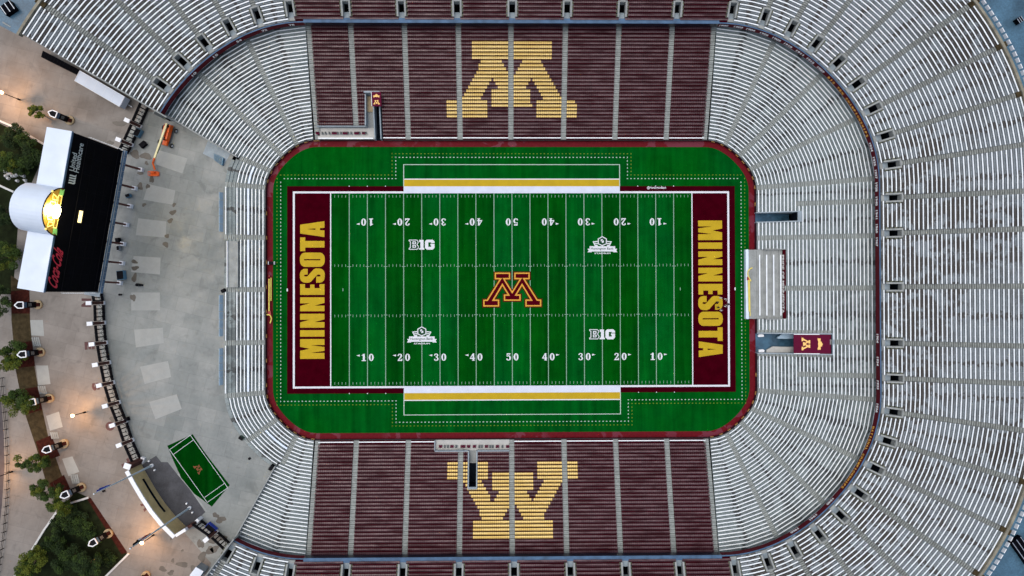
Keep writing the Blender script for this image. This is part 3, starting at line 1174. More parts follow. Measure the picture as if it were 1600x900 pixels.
def aisle_step(mb, u, hw, d0, d1, z, zp, half=True):
    """one row of an aisle: a tread and a half step"""
    dm = (d0 + d1) / 2

    def q(s, d, zz):
        p = bowl(u, d)
        sp = speed(u, d)
        e = bowl(u + s * hw / sp, d)
        return (e[0], e[1], zz)
    zh = (z + zp) / 2
    mb.quad(q(1, d0 - .36, zh), q(-1, d0 - .36, zh), q(-1, d0, zh), q(1, d0, zh)) if half else None
    if half:
        mb.quad(q(1, d0 - .36, zp), q(-1, d0 - .36, zp), q(-1, d0 - .36, zh), q(1, d0 - .36, zh), 1)
    mb.quad(q(1, d0, z), q(-1, d0, z), q(-1, d1, z), q(1, d1, z))
    mb.quad(q(1, d0, zh if half else zp), q(-1, d0, zh if half else zp), q(-1, d0, z), q(1, d0, z), 1)
    # dark line along the step edge
    mb.quad(q(1, d0 + .004, z + .004), q(-1, d0 + .004, z + .004), q(-1, d0 + .15, z + .004), q(1, d0 + .15, z + .004), 1)


PLAT = (uW(.1), uW(13.1))       # west section with a flat platform behind seven rows
for i in range(LROWS):
    d0, d1 = ld(i), ld(i + 1)
    z = lz(i)
    zp = lz(i - 1) if i else 0.9
    act = [a for a in AL if a[1] <= i <= a[2]]
    ringrow = i <= 10
    if ringrow and i <= 8:
        bs = [(a[0], a[3]) for a in act]
        pairs = list(zip(bs, bs[1:] + [(bs[0][0] + 8, bs[0][1])]))
    else:
        cn = cut_u(NWL, d0 + .4, uA(175), uA(120))
        cs = cut_u(SWL, d0 + .4, uA(262), uA(225))
        bs = [(cn, 0)] + [(a[0], a[3]) for a in act if cn + .02 < a[0] < cs - .02] + [(cs, 0)]
        pairs = list(zip(bs, bs[1:]))
        if ringrow:
            w0 = uA(245) if i < 10 else uA(243)
            bw = [(w0, 0)] + [(a[0], a[3]) for a in act if a[0] > w0 + .02] + [(a[0] + 8, a[3]) for a in act if a[0] < uA(158)] + [((uA(157) if i < 10 else uA(160)) + 8, 0)]
            pairs += list(zip(bw, bw[1:]))
    for (a, ha), (b, hb) in pairs:
        sp = speed((a + b) / 2, d0)
        a2, b2 = a + ha / speed(a + 1e-3, d0 + .4), b - hb / speed(b - 1e-3, d0 + .4)
        if b2 <= a2:
            continue
        for p, q in subtract(a2, b2, i):
            mid = (p + q) / 2
            if mid >= 7.03:
                p, q, mid = p - 8, q - 8, mid - 8
            S = section_at(mid if US[0] <= mid else mid + 8)
            if mid < US[0]:
                p, q = p + 8, q + 8
                mid += 8
            st = stand_of(mid if mid < 7.03 else mid - 8)
            S.stand = st
            S.add_tread(p, q, d0, d1, z, zp)
            us = kinks(p, q, S.knots)
            S.rows.append((i, us, st, p, q))
    for a in act:
        u, i0, i1, hw = a
        blocked = any(b0 - .001 <= u <= b1 + .001 and r0 <= i <= r1 for b0, b1, r0, r1 in BL)
        if blocked:
            continue
        if i > 8 and (u > cut_u(SWL, d0, uA(262), uA(225)) or u < cut_u(NWL, d0, uA(175), uA(120))) and not (ringrow and (u > uA(245) or u < uA(158))):
            continue
        aisle_step(aisle_mb[u], u, hw, d0, d1, z, zp, half=i > 0)

for S in SECS.values():
    if not S.rows:
        continue
    st = S.stand
    par = LS[st]
    fixflip(S.ter)
    mar = st in ('N', 'S')
    so = S.ter.build('seating_section', 'terrace_mar' if mar else 'terrace', par)
    for i, us, st2, p, q in S.rows:
        z = lz(i)
        d = ld(i) + .36
        mid = (p + q) / 2
        if st2 == 'W' and i in (8, 9):
            if uA(183) - .01 > mid > uA(247) - .02:
                pass
            else:
                continue
        if st2 == 'W' and PLAT[0] < mid < PLAT[1] and i >= 7:
            continue
        if i == 10 and st2 == 'W' and mid < uA(183):
            continue
        if not mar or i == 0:
            blue = st2 == 'W' and i == 4 and random.random() < .6
            bench_mesh(us, d, z + .42, .5 if blue else .25).build('bench', 'bench_blue' if blue else 'bench', so)
        elif i <= 30:
            run, colr = [], None
            for u in seat_positions(p, q, d) + [None]:
                c = None if u is None else is_gold(bowl(u, d)[0], i)
                if run and c != colr:
                    m = MB()
                    seat_run(m, run, d + .02, z)
                    m.build('gold_seat_row' if colr else 'seat_row', 'seat_gold' if colr else 'seat_maroon', so)
                    run = []
                colr = c
                if u is not None:
                    run.append(u)
for a in AL:
    m = aisle_mb[a[0]]
    if m.f:
        fixflip(m)
        m.build('aisle', ['aisle', 'nosing'], LS[stand_of(a[0] if a[0] > -1 else a[0] + 8)])

# ------------------------------------------------------------------ perimeter wall, back wall, cut end walls
def wallstrip(us, d, z0, z1, th=.12):
    m = MB()
    for a, b in zip(us, us[1:]):
        p0, p1 = bowl(a, d), bowl(b, d)
        q0, q1 = bowl(a, d + th), bowl(b, d + th)
        m.hexa([(*p0, z0), (*p1, z0), (*q1, z0), (*q0, z0)], [(*p0, z1), (*p1, z1), (*q1, z1), (*q0, z1)])
    return m


def us_range(a, b, n=22):
    ks = [a]
    k = math.floor(a * n) + 1
    while k / n < b - 1e-6:
        u = k / n
        if (int(math.floor(u)) % 2) or abs(u - round(u)) < 1e-6:
            if u - ks[-1] > 1e-4:
                ks.append(u)
        k += 1
    return ks + [b]


PW = root('perimeter_wall', aspot(.5, -.4, 0), 'low dark maroon wall running round the track under the front rows', 'wall')
opens = sorted([(uN(P(584, 200, 1).x), uN(XT1)), (uS(XS3) + .0, uS(XS2)), (uE(YT0), uE(YT1)), (uE(YP0), uE(YP1)), (uE(P(1200, 521, 1).y), uE(P(1200, 552, 1).y))])
cur = -1 + .0
segs = []
for o0, o1 in opens:
    if abs(o0 - uS(XS3)) < 1e-6:
        continue
    segs.append((cur, o0))
    cur = o1
segs.append((cur, 7.0))
for a, b in segs:
    wallstrip(us_range(a, b), -.50, -.02, 1.12).build('wall_panel', 'wall_dark', PW)
for k in range(64):
    u = -.9 + k * 7.9 / 64
    f = u % 2
    if 0.02 < f < .98 and int(math.floor(u)) % 4 == 0:
        continue
    if any(a - .03 < u < b + .03 for a, b in opens):
        continue
    wallstrip([u, u + .9 / speed(u, 0)], -.62, .35, .85, .09).build('wall_pad', 'pad_orange', PW)

for key, a, b in (('NW', uA(155), 0), ('N', 0, 1), ('NE', 1, 1.97), ('E', 1.97, 3.03), ('SE', 3.03, 4), ('S', 4, 5), ('SW', 5, uA(244))):
    wallstrip(us_range(a, b), ld(LROWS) + .01, 6.0, uz(1) - .6).build('back_wall', 'concrete', LS[key])


def slope_wall(line, pts, name, parent, mat='concrete', th=.28, ext=(0, 0)):
    """parapet that climbs beside the cut rows: pts = [(t along the line, top z)]"""
    p, q = line
    d = Vector((q.x - p.x, q.y - p.y))
    n = Vector((-d.y, d.x)).normalized() * th / 2
    m = MB()
    for (t0, z0), (t1, z1) in zip(pts, pts[1:]):
        a = Vector((p.x, p.y)) + d * t0
        b = Vector((p.x, p.y)) + d * t1
        m.hexa([(*(a - n), ZP - .02), (*(b - n), ZP - .02), (*(b + n), ZP - .02), (*(a + n), ZP - .02)],
               [(*(a - n), z0), (*(b - n), z1), (*(b + n), z1), (*(a + n), z0)])
    return m.build(name, mat, parent)


slope_wall(NWL, [(0, 4.6), (1.0, 9.6)], 'end_parapet', LS['NW'])
slope_wall(SWL, [(0, 4.6), (1.0, 9.6)], 'end_parapet', LS['SW'])

# ------------------------------------------------------------------ upper deck
UROWS = 33
AU = [(uN(x), .66) for x in (-39, -26.03, -12.98, 0, 12.95, 25.95, 39.0)]
AU += [(uA(t), W_) for t in (86, 75, 65.2, 55.4, 45.6, 35.8, 25.8, 15.8, 6)]
AU += [(uE(y), W_) for y in (21.4, 13.0, .3, -13.0, -21.3)]
AU += [(uA(-t), W_) for t in (86, 75, 65.2, 55.4, 45.6, 35.8, 25.8, 15.8, 6)]
AU += [(uS(x), .66) for x in (39.0, 26.3, 13.3, .1, -12.8, -25.9, -39.1)]
AU += [(uA(t), W_) for t in (266, 255, 244.6)]
AU += [(uA(t), W_) for t in (145, 134.6, 124.8, 115, 105, 94)]
AU = sorted((u, h * .86) for u, h in AU)
UU = [a[0] for a in AU]


def ustand(u):
    if u < -.044: return 'NW'
    if u < 1.044: return 'N'
    if u < 1.93: return 'NE'
    if u < 3.07: return 'E'
    if u < 3.956: return 'SE'
    if u < 5.044: return 'S'
    return 'SW'


UST = {}
for key, u, lab in (('N', .5, 'maroon seats of the upper deck along the top edge of the picture'),
                    ('S', 4.5, 'maroon seats of the upper deck along the bottom edge of the picture'),
                    ('NE', 1.5, 'silver upper deck sweeping round the top right corner above the championship ribbon'),
                    ('E', 2.5, 'straight silver upper deck at the right edge of the picture'),
                    ('SE', 3.5, 'silver upper deck sweeping round the bottom right corner above the ribbon'),
                    ('NW', -.4, 'silver upper deck in the top left corner, cut off beside the plaza'),
                    ('SW', 5.14, 'small end of silver upper deck at the bottom left, cut off by plaza')):
    UST[key] = root('upper_deck', aspot(u, 25, 11), lab, 'grandstand', 'upper deck stands')
cells = [None] + UU + [None]
USEC = []
for a, b in zip(cells, cells[1:]):
    ua = a if a is not None else uA(160)
    ub = b if b is not None else uA(236)
    S = Section(ua, ub)
    S.first, S.last = a is None, b is None
    USEC.append(S)
UA_MB = {u: MB() for u in UU}
UL_MB = {u: MB() for u in UU}


def uhw(u, j, base):
    return 1.42 if 1 <= j <= 4 else (.75 if j == 0 else base)


for j in range(UROWS):
    d0, d1 = ud(j), ud(j + 1)
    z = uz(j)
    zp = uz(j - 1) if j else 11.5
    cn = cut_u(NWU, d0 + .4, uA(170), uA(120))
    cs = cut_u(SWU, d0 + .4, uA(262), uA(225))
    for S in USEC:
        S.stand = ustand((S.ua + S.ub) / 2)
        mar = S.stand in ('N', 'S')
        if mar and j > 9:
            continue
        a = cn if S.first else S.ua + uhw(S.ua, j, W_) / speed(S.ua, d0 + .4)
        b = cs if S.last else S.ub - uhw(S.ub, j, W_) / speed(S.ub, d0 + .4)
        if not S.first and a < cn: a = cn
        if not S.last and b > cs: b = cs
        if b - a < .004:
            continue
        S.add_tread(a, b, d0, d1, z, zp)
        S.rows.append((j, kinks(a, b, S.knots), a, b))
    for u, hw in AU:
        if (1 <= j <= 4) or not cn < u < cs:
            continue
        if ustand(u) in ('N', 'S') and j > 9:
            continue
        aisle_step((UA_MB if j else UL_MB)[u], u, hw if j else .73, d0, d1, z, zp, half=j > 0)
for S in USEC:
    if not S.rows:
        continue
    fixflip(S.ter)
    mar = S.stand in ('N', 'S')
    so = S.ter.build('seating_section', 'terrace_mar' if mar else 'terrace_up', UST[S.stand])
    for j, us, a, b in S.rows:
        d = ud(j) + .42
        z = uz(j)
        vis = any(in_view((*bowl(u, d), z), 40) for u in us)
        if not vis:
            continue
        if mar:
            m = MB()
            seat_run(m, seat_positions(a, b, d), d + .02, z)
            m.build('seat_row', 'seat_maroon', so)
        else:
            bench_mesh(us, d, z + .42, .27).build('bench', 'bench', so)
for u, hw in AU:
    m = UA_MB[u]
    if m.f:
        fixflip(m)
        m.build('aisle', ['aisle_up', 'nosing'], UST[ustand(u)])
    m = UL_MB[u]
    if m.f:
        fixflip(m)
        m.build('landing', ['concrete', 'nosing'], UST[ustand(u)])

# entrances (vomitories) at the foot of each upper aisle
def loc2(u):
    def f(t, d, z):
        p = bowl(u, d)
        e = bowl(u, d + 1)
        ox, oy = e[0] - p[0], e[1] - p[1]
        return (p[0] + oy * t, p[1] - ox * t, z)
    return f


for u, hw in AU:
    f = loc2(u)
    dA, dB, dC = ud(1) - .02, ud(2) + .55, ud(5) + .0
    if not in_view(f(0, dB, 12), 30):
        continue
    z0 = uz(0)
    m = MB()
    w = .70
    # landing, sloping to the dark opening
    m.quad(f(-w, dA, z0), f(w, dA, z0), f(w, dB, z0 - .35), f(-w, dB, z0 - .35), 1)
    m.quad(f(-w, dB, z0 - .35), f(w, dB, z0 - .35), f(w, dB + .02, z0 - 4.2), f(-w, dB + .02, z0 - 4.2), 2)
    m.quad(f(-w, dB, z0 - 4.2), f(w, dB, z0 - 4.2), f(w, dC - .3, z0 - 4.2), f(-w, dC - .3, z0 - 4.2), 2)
    for s in (-1, 1):
        a, b = sorted((s * w, s * 1.10))
        m.hexa([f(a, dA, z0 - .4), f(a, dC, z0 - .4), f(b, dC, z0 - .4), f(b, dA, z0 - .4)],
               [f(a, dA, z0 + .75), f(a, dC, uz(4) + .55), f(b, dC, uz(4) + .55), f(b, dA, z0 + .75)])
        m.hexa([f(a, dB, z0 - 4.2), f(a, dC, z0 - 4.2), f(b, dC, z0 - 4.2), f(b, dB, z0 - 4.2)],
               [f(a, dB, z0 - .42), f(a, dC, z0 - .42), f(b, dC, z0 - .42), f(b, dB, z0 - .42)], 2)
    m.hexa([f(-w, dC - .3, z0 + .2), f(-w, dC, z0 + .2), f(w, dC, z0 + .2), f(w, dC - .3, z0 + .2)],
           [f(-w, dC - .3, uz(4) + .6), f(-w, dC, uz(4) + .6), f(w, dC, uz(4) + .6), f(w, dC - .3, uz(4) + .6)])
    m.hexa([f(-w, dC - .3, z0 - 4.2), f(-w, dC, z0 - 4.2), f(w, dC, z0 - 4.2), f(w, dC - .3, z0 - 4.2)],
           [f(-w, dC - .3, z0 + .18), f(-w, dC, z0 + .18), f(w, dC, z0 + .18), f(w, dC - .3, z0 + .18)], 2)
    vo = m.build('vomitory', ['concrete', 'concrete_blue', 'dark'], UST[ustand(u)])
    m = MB()
    for s in (-1, 1):
        for k in range(1, 5):
            a, b = sorted((s * 1.14, s * 1.40))
            zz = uz(k) + .16
            m.hexa([f(a, ud(k) + .1, uz(k)), f(a, ud(k) + .7, uz(k)), f(b, ud(k) + .7, uz(k)), f(b, ud(k) + .1, uz(k))],
                   [f(a, ud(k) + .1, zz), f(a, ud(k) + .7, zz), f(b, ud(k) + .7, zz), f(b, ud(k) + .1, zz)])
    m.build('side_steps', 'moss', vo, kind='stuff')

# ------------------------------------------------------------------ ribbon board and coping along the front of the upper deck
cnF = cut_u(NWU, 25.0, uA(170), uA(120))
csF = cut_u(SWU, 25.0, uA(262), uA(225))
for key, a, b in (('NW', cnF, 0), ('N', 0, 1), ('NE', 1, 2 - .07), ('E', 2 - .07, 3 + .07), ('SE', 3 + .07, 4), ('S', 4, 5), ('SW', 5, csF)):
    us = us_range(a, b, 30)
    straight = key in ('N', 'S')
    par = UST[key]
    rb = wallstrip(us, 24.85, 10.2, 11.92, .15).build('ribbon_board', 'ribbon_dark' if straight else 'ribbon', par)
    if straight:
        wallstrip(us, 24.80, 11.93, 12.12, 1.15).build('coping', 'coping', par)
    else:
        wallstrip(us, 24.86, 11.93, 12.06, .26).build('coping', 'coping', par)
    # soffit behind the board
    m = MB()
    for p, q in zip(us, us[1:]):
        m.quad((*bowl(p, 24.99), 10.5), (*bowl(p, 26.5), 10.5), (*bowl(q, 26.5), 10.5), (*bowl(q, 24.99), 10.5))
    m.build('soffit', 'concrete', par)

RB = {}
for o in bpy.data.objects:
    if o.name.startswith('ribbon_board'):
        for k, v in UST.items():
            if o.parent == v:
                RB[k] = o


def ribbon_text(s, u, par, mat, h=.95, w=None, cw=.62):
    m = MB()
    du = 1.0 / speed(u, 24.8)
    text_fit(m, s, lambda x, y: (*bowl(u + x * du, 24.79), 10.55 + y), w or cw * len(s) * .86, h, bold=.035)
    m.build('ribbon_lettering', mat, RB[par])


def u_px(px, py, z=11.5):
    p = P(px, py, z)
    best = min((math.hypot(bowl(k / 2000 - 1, 24.8)[0] - p.x, bowl(k / 2000 - 1, 24.8)[1] - p.y), k / 2000 - 1) for k in range(0, 14000))
    return best[1]


def word_run(words, us, par, mat, h=.86):
    for wd, u in zip(words, us):
        ribbon_text(wd, u, par, mat, h)


spots = [(1132, 38), (1155, 41), (1174, 46), (1195, 53), (1214, 62), (1232, 71), (1251, 82), (1267, 95), (1284, 108)]
for wd, q in zip(('1900', '1903', '1904', '1906', '1909', '1910', '1911', '1915', '1927'), spots):
    ribbon_text(wd, u_px(*q), 'NE', 'text_white')
ua, ub = u_px(1295, 122), u_px(1355, 212)
for k, ch in enumerate('BIG TEN CHAMPIONSHIPS'):
    if ch != ' ':
        ribbon_text(ch, ua + (ub - ua) * k / 20, 'NE', 'text_gold', .9, w=.24 if ch == 'I' else .56)
for wd, q in zip(('1934', '1935', '1937', '1938', '1940', '1941', '1960', '1967'), ((1361, 230), (1366, 252), (1370, 272), (1372, 292), (1373, 314), (1373, 335), (1374, 357), (1374, 378))):
    u = u_px(*q)
    ribbon_text(wd, u, ustand(u) if ustand(u) in RB else 'E', 'text_white')
for wd, q in zip(('1904', '1934', '1935', '1936'), ((1375, 529), (1375, 565), (1375, 602), (1371, 638))):
    u = u_px(*q)
    ribbon_text(wd, u, ustand(u), 'text_white')
ua, ub = u_px(1364, 668), u_px(1318, 762)
for k, ch in enumerate('NATIONAL CHAMPIONSHIPS'):
    if ch != ' ':
        ribbon_text(ch, ua + (ub - ua) * k / 21, 'SE', 'text_gold', .9, w=.24 if ch == 'I' else .56)
for wd, q in zip(('1940', '1941', '1960'), ((1298, 784), (1271, 808), (1242, 829))):
    ribbon_text(wd, u_px(*q), 'SE', 'text_white')
for wd, q in zip(('10', '15', '54', '72', '78'), ((303, 116), (337, 88), (374, 66), (413, 49), (455, 39))):
    ribbon_text(wd, u_px(*q), 'NW', 'text_white', w=1.3)

slope_wall(NWU, [(0, 12.9), (1.0, 24.2)], 'end_parapet', UST['NW'])
slope_wall(SWU, [(-.02, 12.9), (1.0, 17.6)], 'end_parapet', UST['SW'])

# ------------------------------------------------------------------ blue wet concourse behind the upper deck corners
for key, a, b, lab in (('NE', 1.1, 1.92, 'blue wet walkway behind the upper deck at the top right corner'),
                       ('SE', 3.08, 3.9, 'blue wet walkway behind the upper deck at the bottom right corner'),
                       ('NW', uA(152.5), uA(118), 'blue wet walkway behind the upper deck at the top left corner')):
    zt = uz(UROWS) - .1
    us = us_range(a, b, 60)
    r = root('concourse_deck', aspot((a + b) / 2, 53, zt - 1), lab, 'walkway', 'concourse decks')
    d0 = ud(UROWS) + .02
    m = MB()
    for p, q in zip(us, us[1:]):
        m.hexa([(*bowl(p, d0 + .6), zt - .6), (*bowl(q, d0 + .6), zt - .6), (*bowl(q, d0 + 14), zt - .6), (*bowl(p, d0 + 14), zt - .6)],
               [(*bowl(p, d0 + .6), zt), (*bowl(q, d0 + .6), zt), (*bowl(q, d0 + 14), zt), (*bowl(p, d0 + 14), zt)])
    m.build('deck', 'roof_blue', r)
    m = MB()
    for p, q in zip(us, us[1:]):
        m.hexa([(*bowl(p, d0), zt - .8), (*bowl(q, d0), zt - .8), (*bowl(q, d0 + .58), zt - .8), (*bowl(p, d0 + .58), zt - .8)],
               [(*bowl(p, d0), zt + .5), (*bowl(q, d0), zt + .5), (*bowl(q, d0 + .58), zt + .5), (*bowl(p, d0 + .58), zt + .5)])
    m.build('back_parapet', 'aged_concrete', r)
    for u, hw in AU:
        if a < u < b and in_view((*bowl(u, d0), zt), 20):
            f = loc2(u)
            m = MB()
            m.hexa([f(-.62, d0 - .9, zt - 1.2), f(.62, d0 - .9, zt - 1.2), f(.62, d0 + 1.0, zt - .6), f(-.62, d0 + 1.0, zt - .6)],
                   [f(-.62, d0 - .9, zt - .1), f(.62, d0 - .9, zt - .1), f(.62, d0 + 1.0, zt + .56), f(-.62, d0 + 1.0, zt + .56)])
            m.build('exit_stair', 'mulch', r)
    n = int((b - a) * speed((a + b) / 2, d0 + 3) / 1.5)
    if key != 'NW':
        for k in range(n):
            u = a + (b - a) * k / n
            if in_view((*bowl(u, d0 + 1.5), zt), 20):
                wallstrip([u, u + 1.05 / speed(u, d0 + 1.5)], d0 + 1.5, zt, zt + .9, .16).build('guard_panel', 'white_cap', r)

# ================================================================== openings in the lower bowl
def tunnel(name, parent, x0, x1, y0, y1, zfloor, zwall, zback, inward, floor='tunnel_blue', roof=None, mats=None, wall='concrete_blue', th=.28, slope=(1.2, 0)):
    """walled cut through the rows. inward: '+y','-y','+x' direction away from the field"""
    ax = 1 if inward[1] == 'y' else 0
    sg = 1 if inward[0] == '+' else -1
    m = MB()
    lo, hi = (x0, x1) if ax else (y0, y1)
    near, far = (y0, y1) if ax else (x0, x1)
    if sg < 0:
        near, far = far, near

    def pt(a, d, z):
        return (a, d, z) if ax else (d, a, z)
    zn, zf = slope
    m.poly([pt(lo, near, zn), pt(hi, near, zn), pt(hi, far, zf), pt(lo, far, zf)])
    fl = m.build(name + '_floor', floor, parent)
    for a in (lo, hi):
        m = MB()
        a0, a1 = (a - th, a) if a == lo else (a, a + th)
        m.hexa([pt(a0, near, -.3), pt(a1, near, -.3), pt(a1, far, -.3), pt(a0, far, -.3)], [pt(a0, near, zwall), pt(a1, near, zwall), pt(a1, far, zback), pt(a0, far, zback)])
        m.build(name + '_wall', wall, parent)
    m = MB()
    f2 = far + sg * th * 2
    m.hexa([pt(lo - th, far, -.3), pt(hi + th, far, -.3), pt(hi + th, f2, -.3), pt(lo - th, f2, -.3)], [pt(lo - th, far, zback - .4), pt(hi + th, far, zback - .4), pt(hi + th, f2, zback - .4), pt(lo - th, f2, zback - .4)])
    m.build(name + '_end', 'dark', parent)  # inner face lies in shade, so it is painted near-black
    m = MB()
    m.hexa([pt(lo - th, far, zback - .4), pt(hi + th, far, zback - .4), pt(hi + th, f2, zback - .4), pt(lo - th, f2, zback - .4)], [pt(lo - th, far, zback), pt(hi + th, far, zback), pt(hi + th, f2, zback), pt(lo - th, f2, zback)])
    m.build(name + '_coping', wall, parent)


def m_shape(mb, c, ux, uy, w, z):
    """flat block letter of width w at c; ux along, uy up"""
    s = w / 817
    mb.fill([[(c[0] + ux[0] * x * s + uy[0] * y * s, c[1] + ux[1] * x * s + uy[1] * y * s) for x, y in M_POLY]], z)


# north: black tunnel, banner, corridor and platform with seats for visitors
xa, xm, xb = P(572.5, 190, 3).x, P(583.5, 190, 3).x, P(595, 190, 3).x
yfr, yb = CY + R0 - .4, bowl(uN(-35), ld(13))[1]
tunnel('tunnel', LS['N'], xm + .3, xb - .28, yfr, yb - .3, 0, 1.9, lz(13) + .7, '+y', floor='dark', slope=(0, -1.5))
m = MB()
m.quad((xa, yfr + 2.9, lz(1)), (xm, yfr + 2.9, lz(1)), (xm, yb - .3, lz(1) + 1.0), (xa, yb - .3, lz(1) + 1.0))
m.build('corridor_floor', 'concrete', LS['N'])
m = MB()
m.quad((xa + .1, yb - 4.2, lz(1) + .80), (xm - .1, yb - 4.2, lz(1) + .80), (xm - .1, yb - .35, lz(1) + 1.07), (xa + .1, yb - .35, lz(1) + 1.07))
m.build('rust_stain', 'tan_stone', LS['N'])
m = MB()
m.box(((xa + .0), (yfr + 2.9 + yb) / 2, lz(1) - .5), (.28, yb - yfr - 2.9, 3.4))
m.build('corridor_wall', 'concrete_blue', LS['N'])
m = MB()
m.box(((xa + xm) / 2, yb, lz(1) - .5), (xm - xa + .5, .4, 4.2))
m.build('corridor_wall', 'concrete_blue', LS['N'])
px0 = -48.7
m = MB()
m.prism([(px0, yfr + .05), (xm + .02, yfr + .05), (xm + .02, yfr + 2.92), (px0, yfr + 2.92)], 0, lz(1))
m.build('platform', 'concrete_lt', LS['N'])
m = MB()
m.box(((px0 + xa) / 2, yfr + 3.05, lz(1)), (xa - px0, .22, 1.3))
m.build('platform_wall', 'concrete_blue', LS['N'])
m = MB()
m.box(((px0 + xm) / 2, yfr + .22, lz(1) + .35), (xm - px0 - .6, .30, .09))
for k in range(7):
    m.box((px0 + .6 + k * 1.9, yfr + .22, lz(1)), (.08, .2, .35))
m.build('front_rail', 'bench', LS['N'])
r = MB()
b0 = P(581.5, 166, 5.3)
b1 = P(595.0, 143.5, 6.2)
r.hexa([(b0.x, b0.y, 5.2), (b1.x, b0.y, 5.2), (b1.x, b1.y, 6.0), (b0.x, b1.y, 6.0)], [(b0.x, b0.y, 5.3), (b1.x, b0.y, 5.3), (b1.x, b1.y, 6.1), (b0.x, b1.y, 6.1)])
BN = r.build('tunnel_banner', 'banner', None, 'small maroon banner with gold emblems over the black tunnel in top stand', 'banner', own=True)


def banner_art(par, corners, name='banner_emblem'):
    """letter and ribbon emblem on a banner; corners: origin, along vector, up vector"""
    pass


def plane_fn(o, ex, ey, n=.02):
    o, ex, ey = Vector(o), Vector(ex), Vector(ey)
    nn = ex.cross(ey).normalized()
    if nn.z < 0:
        nn = -nn
    return lambda x, y: tuple(o + ex * x + ey * y + nn * n)


def plane_fill(mb, fn, loops):
    vs = [[Vector((p[0], p[1], 0)) for p in lp] for lp in loops]
    flat = [p for lp in vs for p in lp]
    k = len(mb.v)
    mb.v += [fn(p.x, p.y) for p in flat]
    for t in tessellate_polygon(vs):
        mb.f.append(tuple(k + i for i in t))
        mb.m.append(0)


EMBLEM = [(-.5, -.16), (-.38, -.2), (-.2, -.1), (.0, -.14), (.2, -.1), (.38, -.2), (.5, -.16), (.46, .0), (.5, .14), (.36, .16), (.22, .12), (.2, .3), (.06, .34), (.0, .42), (-.08, .3), (-.2, .26), (-.24, .12), (-.38, .16), (-.5, .14), (-.46, 0)]
up = Vector((0, b1.y - b0.y, .8)).normalized()
f1 = plane_fn(((b0.x + b1.x) / 2, b0.y + (b1.y - b0.y) * .28, 5.3 + .8 * .28), (1, 0, 0), up)
m = MB()
plane_fill(m, f1, [[(x * 1.55 / 817, y * 1.7 / 817) for x, y in M_POLY]])
f2 = plane_fn(((b0.x + b1.x) / 2, b0.y + (b1.y - b0.y) * .70, 5.3 + .8 * .70), (1, 0, 0), up)
plane_fill(m, f2, [[(x * 1.5, y * 1.4) for x, y in EMBLEM]])
m.build('banner_emblem', 'banner_gold', BN)
m = MB()
m.bar((b0.x - .06, b0.y, 5.3), (b0.x - .06, b1.y, 6.1), .12, .2)
m.build('banner_edge', 'white_cap', BN)

# south: T-shaped platform
S_ = LS['S']
ysf = -(CY + R0 - .4)
ysb = -(CY + R0 + ld(3))
m = MB()
m.prism([(XS0, ysf), (XS1, ysf), (XS1, ysb), (XS0, ysb)], 0, lz(1))
m.build('platform', 'concrete_lt', S_)
for xa_, xb_2 in ((XS0, XS2), (XS3, XS1)):
    m = MB()
    m.box(((xa_ + xb_2) / 2, ysb - .02, lz(1)), (abs(xb_2 - xa_), .26, 1.15))
    m.build('platform_wall', 'concrete_blue', S_)
m = MB()
m.box((XS0 - .1, (ysf + ysb) / 2, lz(1)), (.22, abs(ysf - ysb), .9))
m.build('platform_wall', 'concrete_blue', S_)
yst = -(CY + R0 + ld(13))
tunnel('ramp', S_, XS2 + .28, XS3 - .28, yst, ysb, 0, 2.6, lz(13) + .6, '-y', floor='concrete', slope=(lz(1), lz(1) - 1.4))
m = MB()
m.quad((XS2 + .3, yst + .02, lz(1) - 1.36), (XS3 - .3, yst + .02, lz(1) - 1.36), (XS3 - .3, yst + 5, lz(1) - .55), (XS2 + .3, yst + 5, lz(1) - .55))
m.build('wet_ramp', 'dark', S_)  # near-black sheet: shade at the ramp's deep end painted over the floor

# chairs on the two platforms: pairs and singles, seen as small maroon and grey blocks
def chair(loc, rz, mat, label, group):
    r = root('folding_chair', loc, label, 'chair', group)
    m = MB()
    x, y, z = loc
    c, s = math.cos(rz), math.sin(rz)

    def q(a, b): return (x + a * c - b * s, y + a * s + b * c)
    m.prism([q(-.24, -.24), q(.24, -.24), q(.24, .2), q(-.24, .2)], z + .42, z + .48)
    m.build('seat', mat, r)
    m = MB()
    a0, a1 = q(-.24, .22), q(.24, .22)
    b0, b1 = q(-.24, .32), q(.24, .32)
    m.hexa([(*a0, z + .5), (*a1, z + .5), (*q(.24, .25), z + .5), (*q(-.24, .25), z + .5)], [(*b0, z + .88), (*b1, z + .88), (*q(.24, .35), z + .88), (*q(-.24, .35), z + .88)])
    m.build('backrest', mat, r)
    for a, b in ((-.2, -.2), (.2, -.2), (.2, .18), (-.2, .18)):
        m = MB()
        m.box((*q(a, b), z), (.035, .035, .42), rz)
        m.build('leg', 'steel', r)
    return r


nk = {}


def nth(key):
    nk[key] = nk.get(key, 0) + 1
    return ORD[nk[key] - 1]


